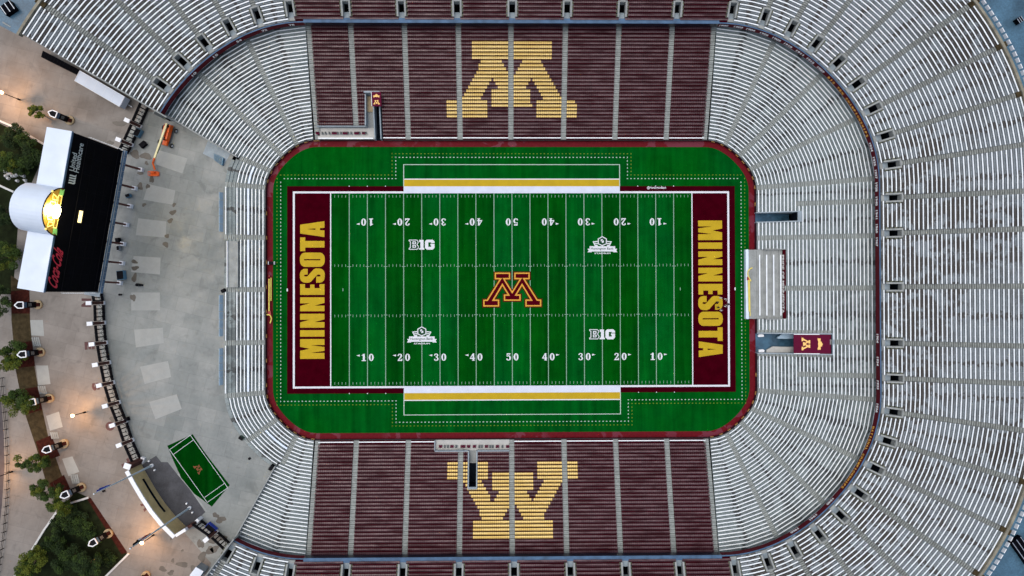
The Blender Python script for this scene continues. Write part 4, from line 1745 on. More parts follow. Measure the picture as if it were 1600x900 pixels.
for px, cnt in ((496, 2), (505, 1), (510, 1), (516, 1), (521, 3), (529, 1), (534, 1), (538, 3), (545, 1), (550, 1), (556, 3), (563, 1), (568, 2), (573, 1)):
    for k in range(cnt):
        q = P(px + 2.4 * k - 1, 208.6, lz(1) + .4)
        mar = cnt > 1
        chair((q.x, q.y, lz(1)), 0, 'banner' if mar else 'chair_grey', nth(('t', mar)) + (' maroon' if mar else ' grey') + ' folding chair from the left on the top stand platform', 'top platform %s chairs' % ('maroon' if mar else 'grey'))
for px, cnt in ((688, 2), (696, 1), (701, 1), (706, 2), (714, 1), (722, 3), (732, 2), (741, 2), (750, 1), (754, 1), (760, 2), (767, 1), (771, 1), (777, 2), (786, 1), (793, 2)):
    for k in range(cnt):
        q = P(px + 2.4 * k - 1, 697, lz(1) + .4)
        mar = cnt > 1
        chair((q.x, q.y, lz(1)), math.pi, 'banner' if mar else 'chair_grey', nth(('b', mar)) + (' maroon' if mar else ' grey') + ' folding chair from the left on the T-shaped bottom platform', 'bottom platform %s chairs' % ('maroon' if mar else 'grey'))

# east: blue tunnel, band platform, players' tunnel with banner
E_ = LS['E']
xf = CX + R0 - .5
tunnel('ramp', E_, xf, CX + R0 + ld(11), YT1 + .28, YT0 - .28, 0, 1.4, lz(11) + .5, '+x', slope=(.6, -1.2))
m = MB()
m.box((CX + R0 + ld(11) + .6, (YT0 + YT1) / 2, lz(10)), (1.0, YT0 - YT1, .62))
m.build('ramp_cap', 'concrete_blue', E_)
yg0, yg1 = P(1240, 521.5, 2.5).y, P(1240, 551.5, 2.5).y
tunnel('players_tunnel', E_, xf, CX + R0 + ld(20), yg1 + .0, yg0 - .0, 0, 1.5, lz(20) + .4, '+x', slope=(.3, -.6))
for s, ya, yb_ in ((0, YG0, yg0 + .28), (1, yg1 - .28, YG1)):
    m = MB()
    for i in range(20):
        a, b = CX + R0 + ld(i), CX + R0 + ld(i + 1)
        y0, y1 = sorted((ya, yb_))
        m.quad((a, y0, lz(i)), (b, y0, lz(i)), (b, y1, lz(i)), (a, y1, lz(i)))
        m.quad((a, y1, lz(i)), (a, y0, lz(i)), (a, y0, lz(i - 1)), (a, y1, lz(i - 1)), 1)
        m.quad((a + .004, y0, lz(i) + .004), (a + .08, y0, lz(i) + .004), (a + .08, y1, lz(i) + .004), (a + .004, y1, lz(i) + .004), 1)
        zh = (lz(i) + lz(i - 1)) / 2
    fixflip(m)
    m.build('aisle', ['aisle', 'nosing'], E_)
# sheeting and stored mats lying in the tunnel
p = [P(*q, 1.0) for q in ((1215, 527), (1222, 522), (1240, 521.5), (1240, 529), (1228, 529.5), (1215, 529))]
m = MB(); m.prism([(q.x, q.y) for q in p], .35, .95)
m.build('plastic_sheet', 'glass_blue', None, 'pale blue sheeting stored along the upper side of the players tunnel', 'sheeting', own=True)
p = [P(*q, 1.0) for q in ((1198, 547), (1208, 541.5), (1226, 542), (1240, 542), (1240, 551), (1198, 551))]
m = MB(); m.prism([(q.x, q.y) for q in p], .3, .9)
m.build('stored_mats', 'concrete_lt', None, 'beige mats stacked along the lower side of the players tunnel', 'mats', own=True)
for px, py, nm in ((1189, 524, 'upper'), (1190, 548, 'lower')):
    q = P(px, py, .8)
    m = MB()
    m.prism([(q.x - .75, q.y - .28), (q.x - .5, q.y - .42), (q.x + .65, q.y - .35), (q.x + .75, q.y + .1), (q.x + .3, q.y + .35), (q.x - .6, q.y + .25)], .3, .85)
    m.prism([(q.x - .3, q.y - .2), (q.x + .3, q.y - .2), (q.x + .25, q.y + .15), (q.x - .3, q.y + .1)], .85, 1.02)
    m.build('wrapped_bundle', 'white_cap', None, 'small white wrapped bundle at the mouth of the tunnel, %s side' % nm, 'bundle', 'bundles in tunnel', own=True)
b0, b1 = P(1240.5, 552.5, 4.4), P(1297.5, 522.5, 5.3)
m = MB()
m.hexa([(b0.x, b0.y, 4.2), (b1.x, b0.y, 5.4), (b1.x, b1.y, 5.4), (b0.x, b1.y, 4.2)], [(b0.x, b0.y, 4.3), (b1.x, b0.y, 5.5), (b1.x, b1.y, 5.5), (b0.x, b1.y, 4.3)])
BE = m.build('tunnel_canopy', 'banner', None, 'maroon canopy with gold emblems over the players tunnel behind right end zone', 'canopy', own=True)
ex = Vector((b1.x - b0.x, 0, 1.2)).normalized()
mid = lambda t: (b0.x + (b1.x - b0.x) * t, (b0.y + b1.y) / 2, 4.3 + 1.2 * t)
m = MB()
# the letter's top points away from the field
plane_fill(m, plane_fn(mid(.33), (0, -1, 0), ex), [[(x * 3.1 / 817, y * 3.5 / 817) for x, y in M_POLY]])
plane_fill(m, plane_fn(mid(.69), (0, -1, 0), ex), [[(x * 2.9, y * 2.1) for x, y in EMBLEM]])
m.build('banner_emblem', 'banner_gold', BE)
m = MB()
for yy in (b0.y, b1.y):
    m.bar((b0.x, yy, 4.34), (b0.x + (b1.x - b0.x) * .7, yy, 4.34 + .84), .16, .12)
m.build('canopy_edge', 'white_cap', BE)
m = MB()
for yy in (b0.y + .2, b1.y - .2):
    for t in (.04, .5, .96):
        m.box((b0.x + (b1.x - b0.x) * t, yy, -.5), (.12, .12, 4.65 + 1.2 * t))
m.build('canopy_posts', 'steel', BE)

# band platform
xp0, xp1 = P(1165.5, 445, 1.3).x, P(1232, 445, 2.6).x
bp = root('band_platform', ((xp0 + xp1) / 2, (YP0 + YP1) / 2, 0), 'grey stepped band platform with four white benches at the right end zone', 'platform')
m = MB(); m.prism([(xp0, YP1), (xp0 + .7, YP1), (xp0 + .7, YP0), (xp0, YP0)], 0, 1.28)
m.build('front_edge', 'bench_blue', bp)
xr = P(1228.0, 445, 2.0).x - .75
stepx = [xp0 + .7] + [P(x, 445, 1.6).x for x in (1183, 1194, 1205, 1216)] + [xr - .12]
for k in range(5):
    m = MB()
    m.prism([(stepx[k], YP1 + .05), (stepx[k + 1], YP1 + .05), (stepx[k + 1], YP0 - .05), (stepx[k], YP0 - .05)], 0, 1.25 + .16 * k)
    # plank joints of the deck
    w = stepx[k + 1] - stepx[k]
    for q in range(1, 4):
        x = stepx[k] + w * q / 4
        m.box((x, (YP0 + YP1) / 2, 1.25 + .16 * k), (.05, YP0 - YP1 - .3, .012))
    m.build('deck_step', 'concrete', bp)
for k, px in enumerate((1187.2, 1198.2, 1209.2, 1220.2)):
    x = P(px, 445, 1.9 + .16 * k).x
    ya, yb_ = P(px, 493, 2).y, P(px, 398, 2).y
    zz = 1.25 + .16 * (k + 1)
    m = MB()
    m.box((x, (ya + yb_) / 2, zz + .38), (.32, yb_ - ya, .06))
    for q in range(7):
        m.box((x, ya + .5 + q * (yb_ - ya - 1) / 6, zz), (.2, .06, .38))
    m.build('bench', 'bench', bp)
m = MB()
for yy in (YP0, YP1):
    m.box(((xp0 + xp1) / 2 + 2.2, yy, 0), (xp1 - xp0 - 4.4, .22, 2.9))
m.build('side_wall', 'concrete', bp)
m = MB()
m.hexa([(xr - .1, YP1 + .12, 1.0), (xr + .0, YP1 + .12, 1.0), (xr + .0, YP0 - .12, 1.0), (xr - .1, YP0 - .12, 1.0)], [(xr + .5, YP1 + .12, 2.75), (xr + .62, YP1 + .12, 2.75), (xr + .62, YP0 - .12, 2.75), (xr + .5, YP0 - .12, 2.75)])
pb = m.build('name_board', 'ribbon', bp)
m = MB()
up = Vector((.6, 0, 1.75)).normalized()
fo = Vector((xr + .13, (YP0 + YP1) / 2, 1.82)) + Vector((-.04, 0, .01))
text_fit(m, 'PRIDE OF MINNESOTA', lambda x, y: tuple(fo + Vector((0, -1, 0)) * x + up * (y - .42)), YP0 - YP1 - 2.8, .84, bold=.03)
m.build('board_lettering', 'text_white', pb)
m = MB(); m.box((xr + .72, (YP0 + YP1) / 2, 2.3), (.14, YP0 - YP1 - .4, .42))
m.build('back_rail', 'white_cap', bp)

# ------------------------------------------------------------------ goal posts laid down
def goose(c, s, z):
    return [(c.x + s * a, c.y + b, z) for a, b in ((.1, 0), (.5, -.25), (.75, -.7), (.8, -1.3), (.6, -2.0), (.4, -2.5))]


g0 = P(421, 432, .8); g1 = P(421, 486, .8)
gp = root('goal_post', (g0.x, (g0.y + g1.y) / 2, 0), 'yellow goal post uprights laid along the left end wall', 'goal post', 'dismantled goal posts')
m = MB(); m.tube([(g0.x - .1, g0.y - .6, .75), (g0.x - .1, g1.y, .75)], .16); m.build('upright', 'yellow', gp)
m = MB(); m.tube([(g0.x + .32, P(423, 434, .6).y, .55), (g0.x + .32, P(423, 470, .6).y, .55)], .13); m.build('upright', 'yellow', gp)
m = MB(); m.tube([P(421, 491, .8) + Vector((-.7, -.1, 0)), P(421, 491, .8) + Vector((0, -.15, 0)), P(423, 494, .8), P(424.2, 498, .8), P(423.5, 501, .8), P(422, 505, .8)], .15); m.build('gooseneck', 'yellow', gp)
m = MB(); m.box((g0.x, g1.y - .55, 0), (.7, 1.1, .85), .2); m.box((g0.x - .1, g0.y + .1, 0), (.3, .3, .7)); m.build('red_pad', 'red_post', gp)
g0 = P(1169.5, 437, 1.7); g1 = P(1171.5, 494, 1.7)
gp = root('goal_post', (g0.x, (g0.y + g1.y) / 2, 1.3), 'yellow goal post uprights lying on the band platform front', 'goal post', 'dismantled goal posts')
m = MB(); m.tube([(g0.x, g0.y, 1.62), (g1.x - .1, g1.y + 1.2, 1.62)], .15); m.build('upright', 'yellow', gp)
m = MB(); m.tube([(g0.x + .3, g0.y, 1.55), (g1.x + .15, g1.y, 1.55)], .12); m.build('upright', 'yellow', gp)
m = MB(); m.tube([P(1175.5, 418.5, 1.7), P(1172, 420, 1.7), P(1169, 423.5, 1.7), P(1168.3, 428, 1.7), P(1170, 433, 1.7), P(1173.5, 439.5, 1.7)], .14); m.build('gooseneck', 'yellow', gp)
m = MB(); m.box((g0.x, g0.y + .3, 1.25), (.5, .8, .5)); m.build('red_pad', 'red_post', gp)
q = P(424.5, 411, .6)
cr = root('equipment_cart', (q.x, q.y, -.02), 'black equipment cart with white ends on the track by the left end zone', 'cart')
m = MB(); m.box((q.x, q.y, .25), (1.3, .75, .6)); m.box((q.x, q.y, .85), (1.1, .6, .08)); m.build('body', 'black_steel', cr)
m = MB(); m.box((q.x + .72, q.y, .3), (.12, .8, .65)); m.build('end_panel', 'white_cap', cr)
m = MB(); m.box((q.x - .72, q.y, .3), (.12, .8, .65)); m.build('end_panel', 'white_cap', cr)
for a in (-.5, .5):
    for b in (-.3, .3):
        m = MB(); m.tube([(q.x + a - .03, q.y + b, .12), (q.x + a + .03, q.y + b, .12)], .13, 10); m.build('wheel', 'tyre', cr)

# ================================================================== people in the right end zone
def skinned(name, chain, edges, mat, parent, sub=1):
    me = bpy.data.meshes.new(name)
    me.from_pydata([c[0] for c in chain], edges, [])
    o = bpy.data.objects.new(name, me)
    col.objects.link(o)
    o.parent = parent
    bm = bmesh.new()
    bm.from_mesh(me)
    sl = bm.verts.layers.skin.verify()
    bm.verts.ensure_lookup_table()
    for i, c in enumerate(chain):
        r = c[1]
        bm.verts[i][sl].radius = (r, r) if isinstance(r, (int, float)) else r
        bm.verts[i][sl].use_root = (i == 0)
    bm.to_mesh(me)
    bm.free()
    mo = o.modifiers.new('skin', 'SKIN')
    mo.use_smooth_shade = True
    s = o.modifiers.new('sub', 'SUBSURF')
    s.levels = s.render_levels = sub
    me.materials.append(M[mat])
    return o


def person(loc, rz, top, label, pose):
    r = root('person', loc, label, 'person', 'people gathered in the right end zone')
    r.rotation_euler.z = rz
    b = pose
    J = [((0, 0, .95), (.16, .11)), ((0, -.02, 1.2), (.15, .10)), ((0, -.03 - b * .1, 1.42), (.17, .11)), ((0, -.05 - b * .14, 1.53), .055), ((0, -.07 - b * .16, 1.66), .09), ((0, -.07 - b * .16, 1.76), .07),
         ((.19, -.03 - b * .1, 1.42), .065), ((.25, -.10 - b * .1, 1.14), .05), ((.20, -.30 - b * .15, 1.02), .038), ((.19, -.40 - b * .15, 1.02), .035),
         ((-.19, -.03 - b * .1, 1.42), .065), ((-.25, -.04 - b * .1, 1.14), .05), ((-.24, -.22 - b * .1, .92), .038), ((-.23, -.30 - b * .1, .88), .035),
         ((.10, 0, .88), .095), ((.11, -.06, .50), .065), ((.12, .0, .08), .045), ((.13, -.17, .04), .04),
         ((-.10, 0, .88), .095), ((-.12, .03, .50), .065), ((-.13, .10, .08), .045), ((-.14, -.06, .04), .04)]
    E = [(0, 1), (1, 2), (2, 3), (3, 4), (4, 5), (2, 6), (6, 7), (7, 8), (8, 9), (2, 10), (10, 11), (11, 12), (12, 13), (0, 14), (14, 15), (15, 16), (16, 17), (0, 18), (18, 19), (19, 20), (20, 21)]
    skinned('body', J, E, top, r)
    m = MB()
    hy = -.07 - b * .16
    for k in range(5):
        pass
    base = []
    n = 10
    m.v = []
    rings = [(0.0, .095, 1.70), (.0, .10, 1.76), (.0, .075, 1.82), (.0, .03, 1.85)]
    for dx, rr, zz in rings:
        for j in range(n):
            a = 2 * math.pi * j / n
            m.v.append((rr * math.cos(a), hy + .01 + rr * 1.1 * math.sin(a), zz))
    for i in range(3):
        for j in range(n):
            j2 = (j + 1) % n
            m.f.append((i * n + j, i * n + j2, (i + 1) * n + j2, (i + 1) * n + j))
    m.f.append(tuple(range(3 * n, 4 * n)))
    m.m = [0] * len(m.f)
    me = bpy.data.meshes.new('hair')
    me.from_pydata(m.v, [], m.f)
    me.materials.append(M['hair'])
    o = bpy.data.objects.new('hair', me)
    col.objects.link(o)
    o.parent = r
    # hands with fingers
    for (x, y, z) in ((.19, -.44 - b * .15, 1.02), (-.23, -.34 - b * .1, .87)):
        V = [((x, y + .05, z), .03), ((x, y, z), .036)]
        Ee = [(0, 1)]
        for q in range(4):
            i = len(V)
            V += [((x - .03 + .02 * q, y - .05, z), .009), ((x - .03 + .02 * q, y - .085 + (.01 if q in (0, 3) else 0), z - .025), .008)]
            Ee += [(1, i), (i, i + 1)]
        i = len(V)
        V += [((x + (.045 if x < 0 else -.045), y - .01, z), .01), ((x + (.055 if x < 0 else -.055), y - .04, z), .009)]
        Ee += [(1, i), (i, i + 1)]
        skinned('hand', V, Ee, 'skin', r, 1)
    return r


ctr = P(1128, 475, 0)
for px, py, top, lab, pose in ((1126, 465, 'cloth_white', 'person in white top at the upper left of the end zone group', .5),
                               (1134, 467, 'cloth_white', 'person in white at the upper right of the end zone group', .2),
                               (1120, 472, 'cloth_dark', 'person in dark clothes at the left of the end zone group', .6),
                               (1138.5, 475.3, 'cloth_dark', 'person in dark clothes standing on the white end line', .2),
                               (1121.6, 480.5, 'cloth_dark', 'person in dark clothes at the lower left of the end zone group', .4),
                               (1134, 478.7, 'cloth_white', 'person in white at the lower right of the end zone group', .3),
                               (1126.7, 485.5, 'cloth_white', 'person in pale top at the bottom of the end zone group', .5)):
    q = P(px, py, .9)
    d = ctr - q
    person((q.x, q.y, .03), math.atan2(d.y, d.x) + math.pi / 2, top, lab, pose)

# ================================================================== plaza on the left
def PG(px, py, dz=0.0): return P(px, py, ZP + dz)


PLAZA = MB()
pl = [PG(*q) for q in ((-260, -160), (120, -60), (330, 190), (352, 260), (352, 640), (420, 740), (330, 900), (300, 1080), (-260, 1080))]


def patch(name, pts, mat, dz, parent=None, kind='structure'):
    m = MB()
    m.fill([[tuple(PG(*q).xy) for q in pts]], ZP + dz)
    return m.build(name, mat, parent, kind=kind if parent is None else None)


m = MB()
# paved square: the sheet follows the outside of the low rows
edge = [bowl(k / 40, 8.95) for k in range(int(5.28 * 40), int(7.26 * 40))]
out = [tuple(PG(*q).xy) for q in ((250, 150), (60, 60), (-300, -60), (-300, 960), (300, 960))]
m.fill([list(edge) + out], ZP)
SQ = m.build('plaza', 'plaza', kind='structure')
patch('promenade', ((262, 180), (222, 172), (190, 228), (163, 300), (153, 380), (152, 470), (157, 540), (166, 600), (182, 655), (212, 725), (240, 768), (288, 832), (330, 880), (300, 960), (-300, 960), (-300, -60), (60, 60), (250, 165)), 'promenade', .003)
for pts in (((205, 457), (250, 457), (250, 485), (205, 485)), ((209.5, 515), (254.5, 512), (256, 536), (212.5, 543)), ((219, 573), (262.5, 564), (267.5, 589), (226, 600)),
            ((233, 628), (276, 616), (284, 639), (243, 655)), ((246, 234), (293, 247.5), (285, 271), (244, 257)), ((232, 287.5), (274, 297.5), (270, 320), (224, 312)),
            ((216, 341), (260, 346), (259, 371), (212, 367.5)), ((209, 400), (251, 402.5), (250, 429), (205, 425)),
            ((47, 500), (67, 500), (69, 525), (49, 524)), ((56, 571), (75, 571), (79, 600), (60, 602)), ((72, 650), (92, 643), (98, 667), (78, 673)), ((97, 717), (113, 713), (124, 737), (107, 744))):
    patch('paving_slab', pts, 'slab', .006, SQ)
patch('paving_slab', ((325, 220), (360, 240), (350, 257), (317, 240)), 'concrete_blue', .006, SQ)


def blob(px, py, rx, ry, seed, rot=0.0):
    rr = random.Random(seed)
    n = 14
    ph = [rr.uniform(0, 6.28) for _ in range(3)]
    pts = []
    for k in range(n):
        a = 2 * math.pi * k / n
        r = 1 + .22 * math.sin(2 * a + ph[0]) + .16 * math.sin(3 * a + ph[1]) + .08 * math.sin(5 * a + ph[2])
        x, y = rx * r * math.cos(a), ry * r * math.sin(a)
        pts.append((px + x * math.cos(rot) - y * math.sin(rot), py + x * math.sin(rot) + y * math.cos(rot)))
    return pts


st = [(211, 241, 8, 6), (228, 244, 8, 6), (229, 255, 3, 3), (188, 193, 10, 5), (172, 223, 5, 4), (220, 270, 6, 3), (219, 291, 5, 5), (231, 291, 3, 4), (237, 280, 3, 7), (225, 320, 3, 3),
      (272, 320, 3, 3), (270, 332, 5, 4), (266, 345, 4, 4), (261, 369, 3, 4), (259, 382, 4, 5), (210, 409, 5, 3), (211, 419, 5, 4), (210, 434, 4, 7), (208, 465, 4, 6), (167, 622, 4, 5), (175, 655, 4, 4),
      (285, 882, 8, 5), (303, 889, 6, 5), (254, 889, 6, 4), (270, 876, 3, 3), (285, 860, 2, 2), (267, 842, 2, 2), (316, 870, 7, 7), (313, 850, 5, 7), (338, 842, 16, 6), (345, 812, 8, 5), (337, 805, 5, 4), (362, 820, 10, 9), (335, 858, 7, 5), (376, 802, 5, 5), (267, 895, 5, 4), (328, 860, 5, 8)]
for k, (a, b, c, d) in enumerate(st):
    if a < 360:
        patch('damp_stain', blob(a, b, c, d, k), 'puddle', .010, SQ)

# giant letters set in the paving, tops towards the field
for ch, px, py, w, h, ang in (('N', 135, 473, 13, 15, 2), ('E', 140, 540, 12, 15, -4), ('S', 150, 604, 12, 12, -10), ('O', 172, 666, 14, 14, -18), ('T', 197, 725, 14, 14, -24), ('A', 229, 790, 14, 15, -30)):
    m = MB()
    c = PG(px, py)
    a = R_(ang * -1)
    ey = Vector((math.cos(a), math.sin(a)))
    ex = Vector((ey.y, -ey.x))
    sc_ = .16
    text_fit(m, ch, lambda x, y: (c.x + (ex * x + ey * (y - h * sc_ / 2)).x, c.y + (ex * x + ey * (y - h * sc_ / 2)).y, ZP + .012), w * sc_, h * sc_, bold=.07)
    m.build('paving_letter', 'letter_paint', SQ)

# ------------------------------------------------------------------ small practice turf with lines
mt = root('mini_field', (*PG(310, 735).xy, ZP), 'small green turf mat with white lines and an orange letter on the plaza', 'turf mat')
m = MB(); m.prism([tuple(PG(*q).xy) for q in ((261.5, 696.5), (301, 678.5), (320, 707), (359, 758), (331, 791.5), (303, 771), (283, 746), (272, 722))], ZP + .004, ZP + .035)
m.build('mat', 'mat_turf', mt)
m = MB()
for a, b in (((265, 702.5), (297.5, 680)), ((297.5, 680), (356, 762)), ((356, 762), (324, 785)), ((324, 785), (265, 702.5)), ((271, 710), (302, 687.5)), ((320, 777), (351, 755))):
    p, q = PG(*a), PG(*b)
    d = (q - p).normalized()
    n = Vector((-d.y, d.x, 0)) * .05
    m.quad(p - n + Vector((0, 0, .040)), q - n + Vector((0, 0, .040)), q + n + Vector((0, 0, .040)), p + n + Vector((0, 0, .040)))
m.build('mat_lines', 'white_paint', mt)
m = MB()
c = PG(310, 732.5)
u_ = (PG(324, 785) - PG(356, 762)).normalized()
v_ = Vector((-u_.y, u_.x, 0))
m_shape(m, c, (v_.x, v_.y), (-u_.x, -u_.y), 2.5, ZP + .041)
m.build('mat_letter', 'letter_orange', mt)

# ================================================================== video board
ZT, ZB = 30.0, 11.0
A_, B_ = P(112, 206, ZT), P(68, 456, ZT)
e_ = (B_ - A_).normalized()
n_ = Vector((e_.y, -e_.x, 0))
if n_.x > 0:
    n_ = -n_          # away from the field
LEN = (B_ - A_).length
vb = root('video_board', (*((A_ + B_) / 2).xy, ZP), 'huge black video board with white roof and arched glowing sign on the plaza', 'scoreboard')


def vp(s, n, z):
    q = A_ + e_ * s + n_ * n
    return (q.x, q.y, z)


def vbox(name, s0, s1, n0, n1, z0, z1, mat, par=vb):
    m = MB()
    b = [vp(s0, n0, z0), vp(s1, n0, z0), vp(s1, n1, z0), vp(s0, n1, z0)]
    t = [vp(s0, n0, z1), vp(s1, n0, z1), vp(s1, n1, z1), vp(s0, n1, z1)]
    m.hexa(b, t)
    return m.build(name, mat, par)


def face_pt(px, py, off=.06):
    """sight line through a photo point onto the board's face: (along, height)"""
    d = CM @ Vector(((px - 800) / FPX, -(py - 450) / FPX, -1.0))
    nn = n_
    t = (A_ - CAM_LOC).dot(nn) / d.dot(nn)
    q = CAM_LOC + d * t
    return (q - A_).dot(e_), q.z


vbox('cabinet', .1, LEN - .1, .2, 3.2, ZB + .4, ZT - .25, 'black_steel')
scr = vbox('screen', 0, LEN, 0, .19, ZB, ZT - .02, 'black')
s1_, z1_ = face_pt(133, 215)
s2_, z2_ = face_pt(158, 455)
m = MB()
for a, b in (((.4, ZT - 5.6), (LEN - .4, ZT - 5.6)), ((.4, ZB + 1.6), (LEN - .4, ZB + 1.6))):
    m.bar(vp(a[0], -.04, a[1]), vp(b[0], -.04, b[1]), .1)
for s in (.4, LEN - .4):
    m.bar(vp(s, -.04, ZB + 1.6), vp(s, -.04, ZT - 5.6), .1)
m.build('screen_frame', 'black_steel', scr)
m = MB()
for k in range(1, 9):
    s = .4 + (LEN - .8) * k / 9
    m.bar(vp(s, -.012, ZB + 1.7), vp(s, -.012, ZT - 5.7), .035, .02)
for k in range(1, 4):
    z = ZB + 1.6 + (ZT - 5.6 - ZB - 1.6) * k / 4
    m.bar(vp(.5, -.012, z), vp(LEN - .5, -.012, z), .03, .02)
m.build('screen_seams', 'black_steel', scr)
back = (P(75, 197, ZT) - A_).dot(n_)
back2 = (P(28, 452, ZT) - A_).dot(n_)
hl = LEN / 2
for nm, sa, sb in (('upper', -.1, hl - 4.9), ('lower', hl + 4.9, LEN + .1)):
    m = MB()
    t0, t1 = sa / LEN, sb / LEN
    bk = lambda t: back + (back2 - back) * t
    b = [vp(sa, -.25, ZT), vp(sb, -.25, ZT), vp(sb, bk(t1), ZT), vp(sa, bk(t0), ZT)]
    tt = [(x, y, z + .3) for x, y, z in b]
    m.hexa(b, tt)
    rf = m.build('roof_panel', 'white_metal', vb)
    m = MB()
    nsp = 6
    for k in range(1, nsp):
        s = sa + (sb - sa) * k / nsp
        m.bar(vp(s, -.1, ZT + .305), vp(s, bk((s) / LEN) - .2, ZT + .305), .05, .02)
    m.build('roof_seams', 'white_metal', rf)
    m = MB()
    m.bar(vp(sa, -.3, ZT + .12), vp(sb, -.3, ZT + .12), .12, .5)
    m.build('roof_edge', 'coping', rf)
# arched sign housing
RW, RH = 5.0, 5.4
prof = [(RW * math.cos(R_(a)), RH * math.sin(R_(a))) for a in range(0, 181, 9)]
m = MB()
k = len(prof)
n0, n1 = -.5, 6.2
for nn in (n0, n1):
    for s, z in prof:
        m.v.append(vp(hl - s, nn, ZT + z - .1))
for i in range(k - 1):
    m.f.append((i, i + 1, k + i + 1, k + i)); m.m.append(0)
m.f.append(tuple(range(k, 2 * k))); m.m.append(0)
m.build('arched_housing', 'white_metal', vb, smooth=False)
m = MB()
m.poly([vp(hl - s * .97, n0 + .25, ZT + z * .97 - .1) for s, z in prof] )
disc = m.build('sign_disc', 'sign_gold', vb)
m = MB()
pr = [vp(hl - s, n0 - .02, ZT + z - .1) for s, z in prof]
m.tube(pr, .13, 6)
m.build('sign_rim', 'black_steel', vb)


def on_disc(loop, mat, name, off):
    mm = MB()
    fn = lambda s, z: vp(hl - s, n0 + .25 - off, z)
    plane_fill(mm, fn, loop)
    return mm.build(name, mat, disc)


hexo = [(0, 5.6), (2.0, 4.5), (2.0, 2.6), (0, 1.7), (-2.0, 2.6), (-2.0, 4.5)]
lift = lambda L: [(x, ZT + y * .85 - .7) for x, y in L]
on_disc([lift([(-3.5, .6), (3.5, .6), (3.5, 2.1), (-3.5, 2.1)]), lift([(-3.25, .85), (3.25, .85), (3.25, 1.85), (-3.25, 1.85)])], 'sign_line', 'sign_ribbon', .05)
on_disc([lift(hexo), lift(offset_poly(hexo, -.3))], 'sign_line', 'sign_hexagon', .06)
for s in (-1, 1):
    L = [(s * 3.5, .4), (s * 4.9, .2), (s * 4.5, 1.0), (s * 4.9, 1.8), (s * 3.5, 1.9)]
    on_disc([lift(L)], 'sign_green', 'sign_tail', .05)
    L = [(s * 2.2, 4.0), (s * 3.6, 4.2), (s * 3.0, 2.3), (s * 2.2, 2.2)]
    on_disc([lift(L), lift(offset_poly(L, -.22))], 'sign_line', 'sign_wing', .05)
    m = MB()
    cpt = vp(hl + s * 3.9, n0 - .2, ZT + 3.8)
    m.tube([Vector(cpt) - n_ * .12, Vector(cpt) + n_ * .05], .22, 8)
    m.build('spot_lamp', 'sign_line', disc)
m = MB()
ce = [vp(hl - 1.45 * math.cos(R_(a)), n0 - .55, ZT + 2.0 + 1.35 * math.sin(R_(a))) for a in range(0, 360, 20)]
bk_ = [vp(hl - 1.1 * math.cos(R_(a)), n0 - .1, ZT + 2.0 + 1.0 * math.sin(R_(a))) for a in range(0, 360, 20)]
m.hexa(bk_, ce)
m.build('floodlight', 'sign_glow', disc)
ld_ = bpy.data.lights.new('sign_light', 'POINT')
ld_.energy = 2200
ld_.color = (1, .78, .38)
ld_.shadow_soft_size = .5
lo = bpy.data.objects.new('sign_light', ld_)
lo.location = vp(hl, n0 - 1.6, ZT + 3.0)
col.objects.link(lo)
# lettering on the board
def board_text(s, p_start, p_end, px_lo, px_hi, mat, bold=.01, shear=0.0, name='board_lettering'):
    sa, _ = face_pt(*p_start)
    sb, _ = face_pt(*p_end)
    _, za = face_pt(px_lo, (p_start[1] + p_end[1]) / 2)
    _, zb = face_pt(px_hi, (p_start[1] + p_end[1]) / 2)
    mm = MB()
    cs, w, h = (sa + sb) / 2, abs(sb - sa), abs(zb - za)
    zl = min(za, zb)
    text_fit(mm, s, lambda x, y: vp(cs - x - shear * (y - h / 2), -.05, zl + y), w, h, bold=bold)
    mm.build(name, mat, scr)


board_text('United', (114, 267.5), (114, 238), 118, 110, 'sign_white', .012)
board_text('Healthcare', (122, 270), (122, 222), 127, 118.5, 'sign_white', .012)
sa, za = face_pt(119, 280)
sb, zb = face_pt(108, 280)
for k in range(4):
    mm = MB()
    x0 = -1.0 + k * .52
    s0 = face_pt(113, 280)[0]
    loop = [(x0, 1.3), (x0 + .3, 1.3 - .12), (x0 + .3, -.2 - .12 * k), (x0 + .62, -.9), (x0 + .2, -.95), (x0, -.5)]
    plane_fill(mm, lambda x, y: vp(s0 - x, -.05, (za + zb) / 2 + y), [loop])
    mm.build('board_emblem', 'sign_white', scr)
board_text('Coca-Cola', (86, 447), (86, 386), 95, 78, 'coke_red', .022, .55)
sa, za = face_pt(125, 329)
sb, zb = face_pt(125, 348)
_, zc = face_pt(122.5, 338)
_, zd = face_pt(127.5, 338)
m = MB()
m.hexa([vp(sa, -.02, zd), vp(sb, -.02, zd), vp(sb, -.14, zd), vp(sa, -.14, zd)], [vp(sa, -.02, zc), vp(sb, -.02, zc), vp(sb, -.14, zc), vp(sa, -.14, zc)])
m.build('lit_panel', 'bar_glow', scr)
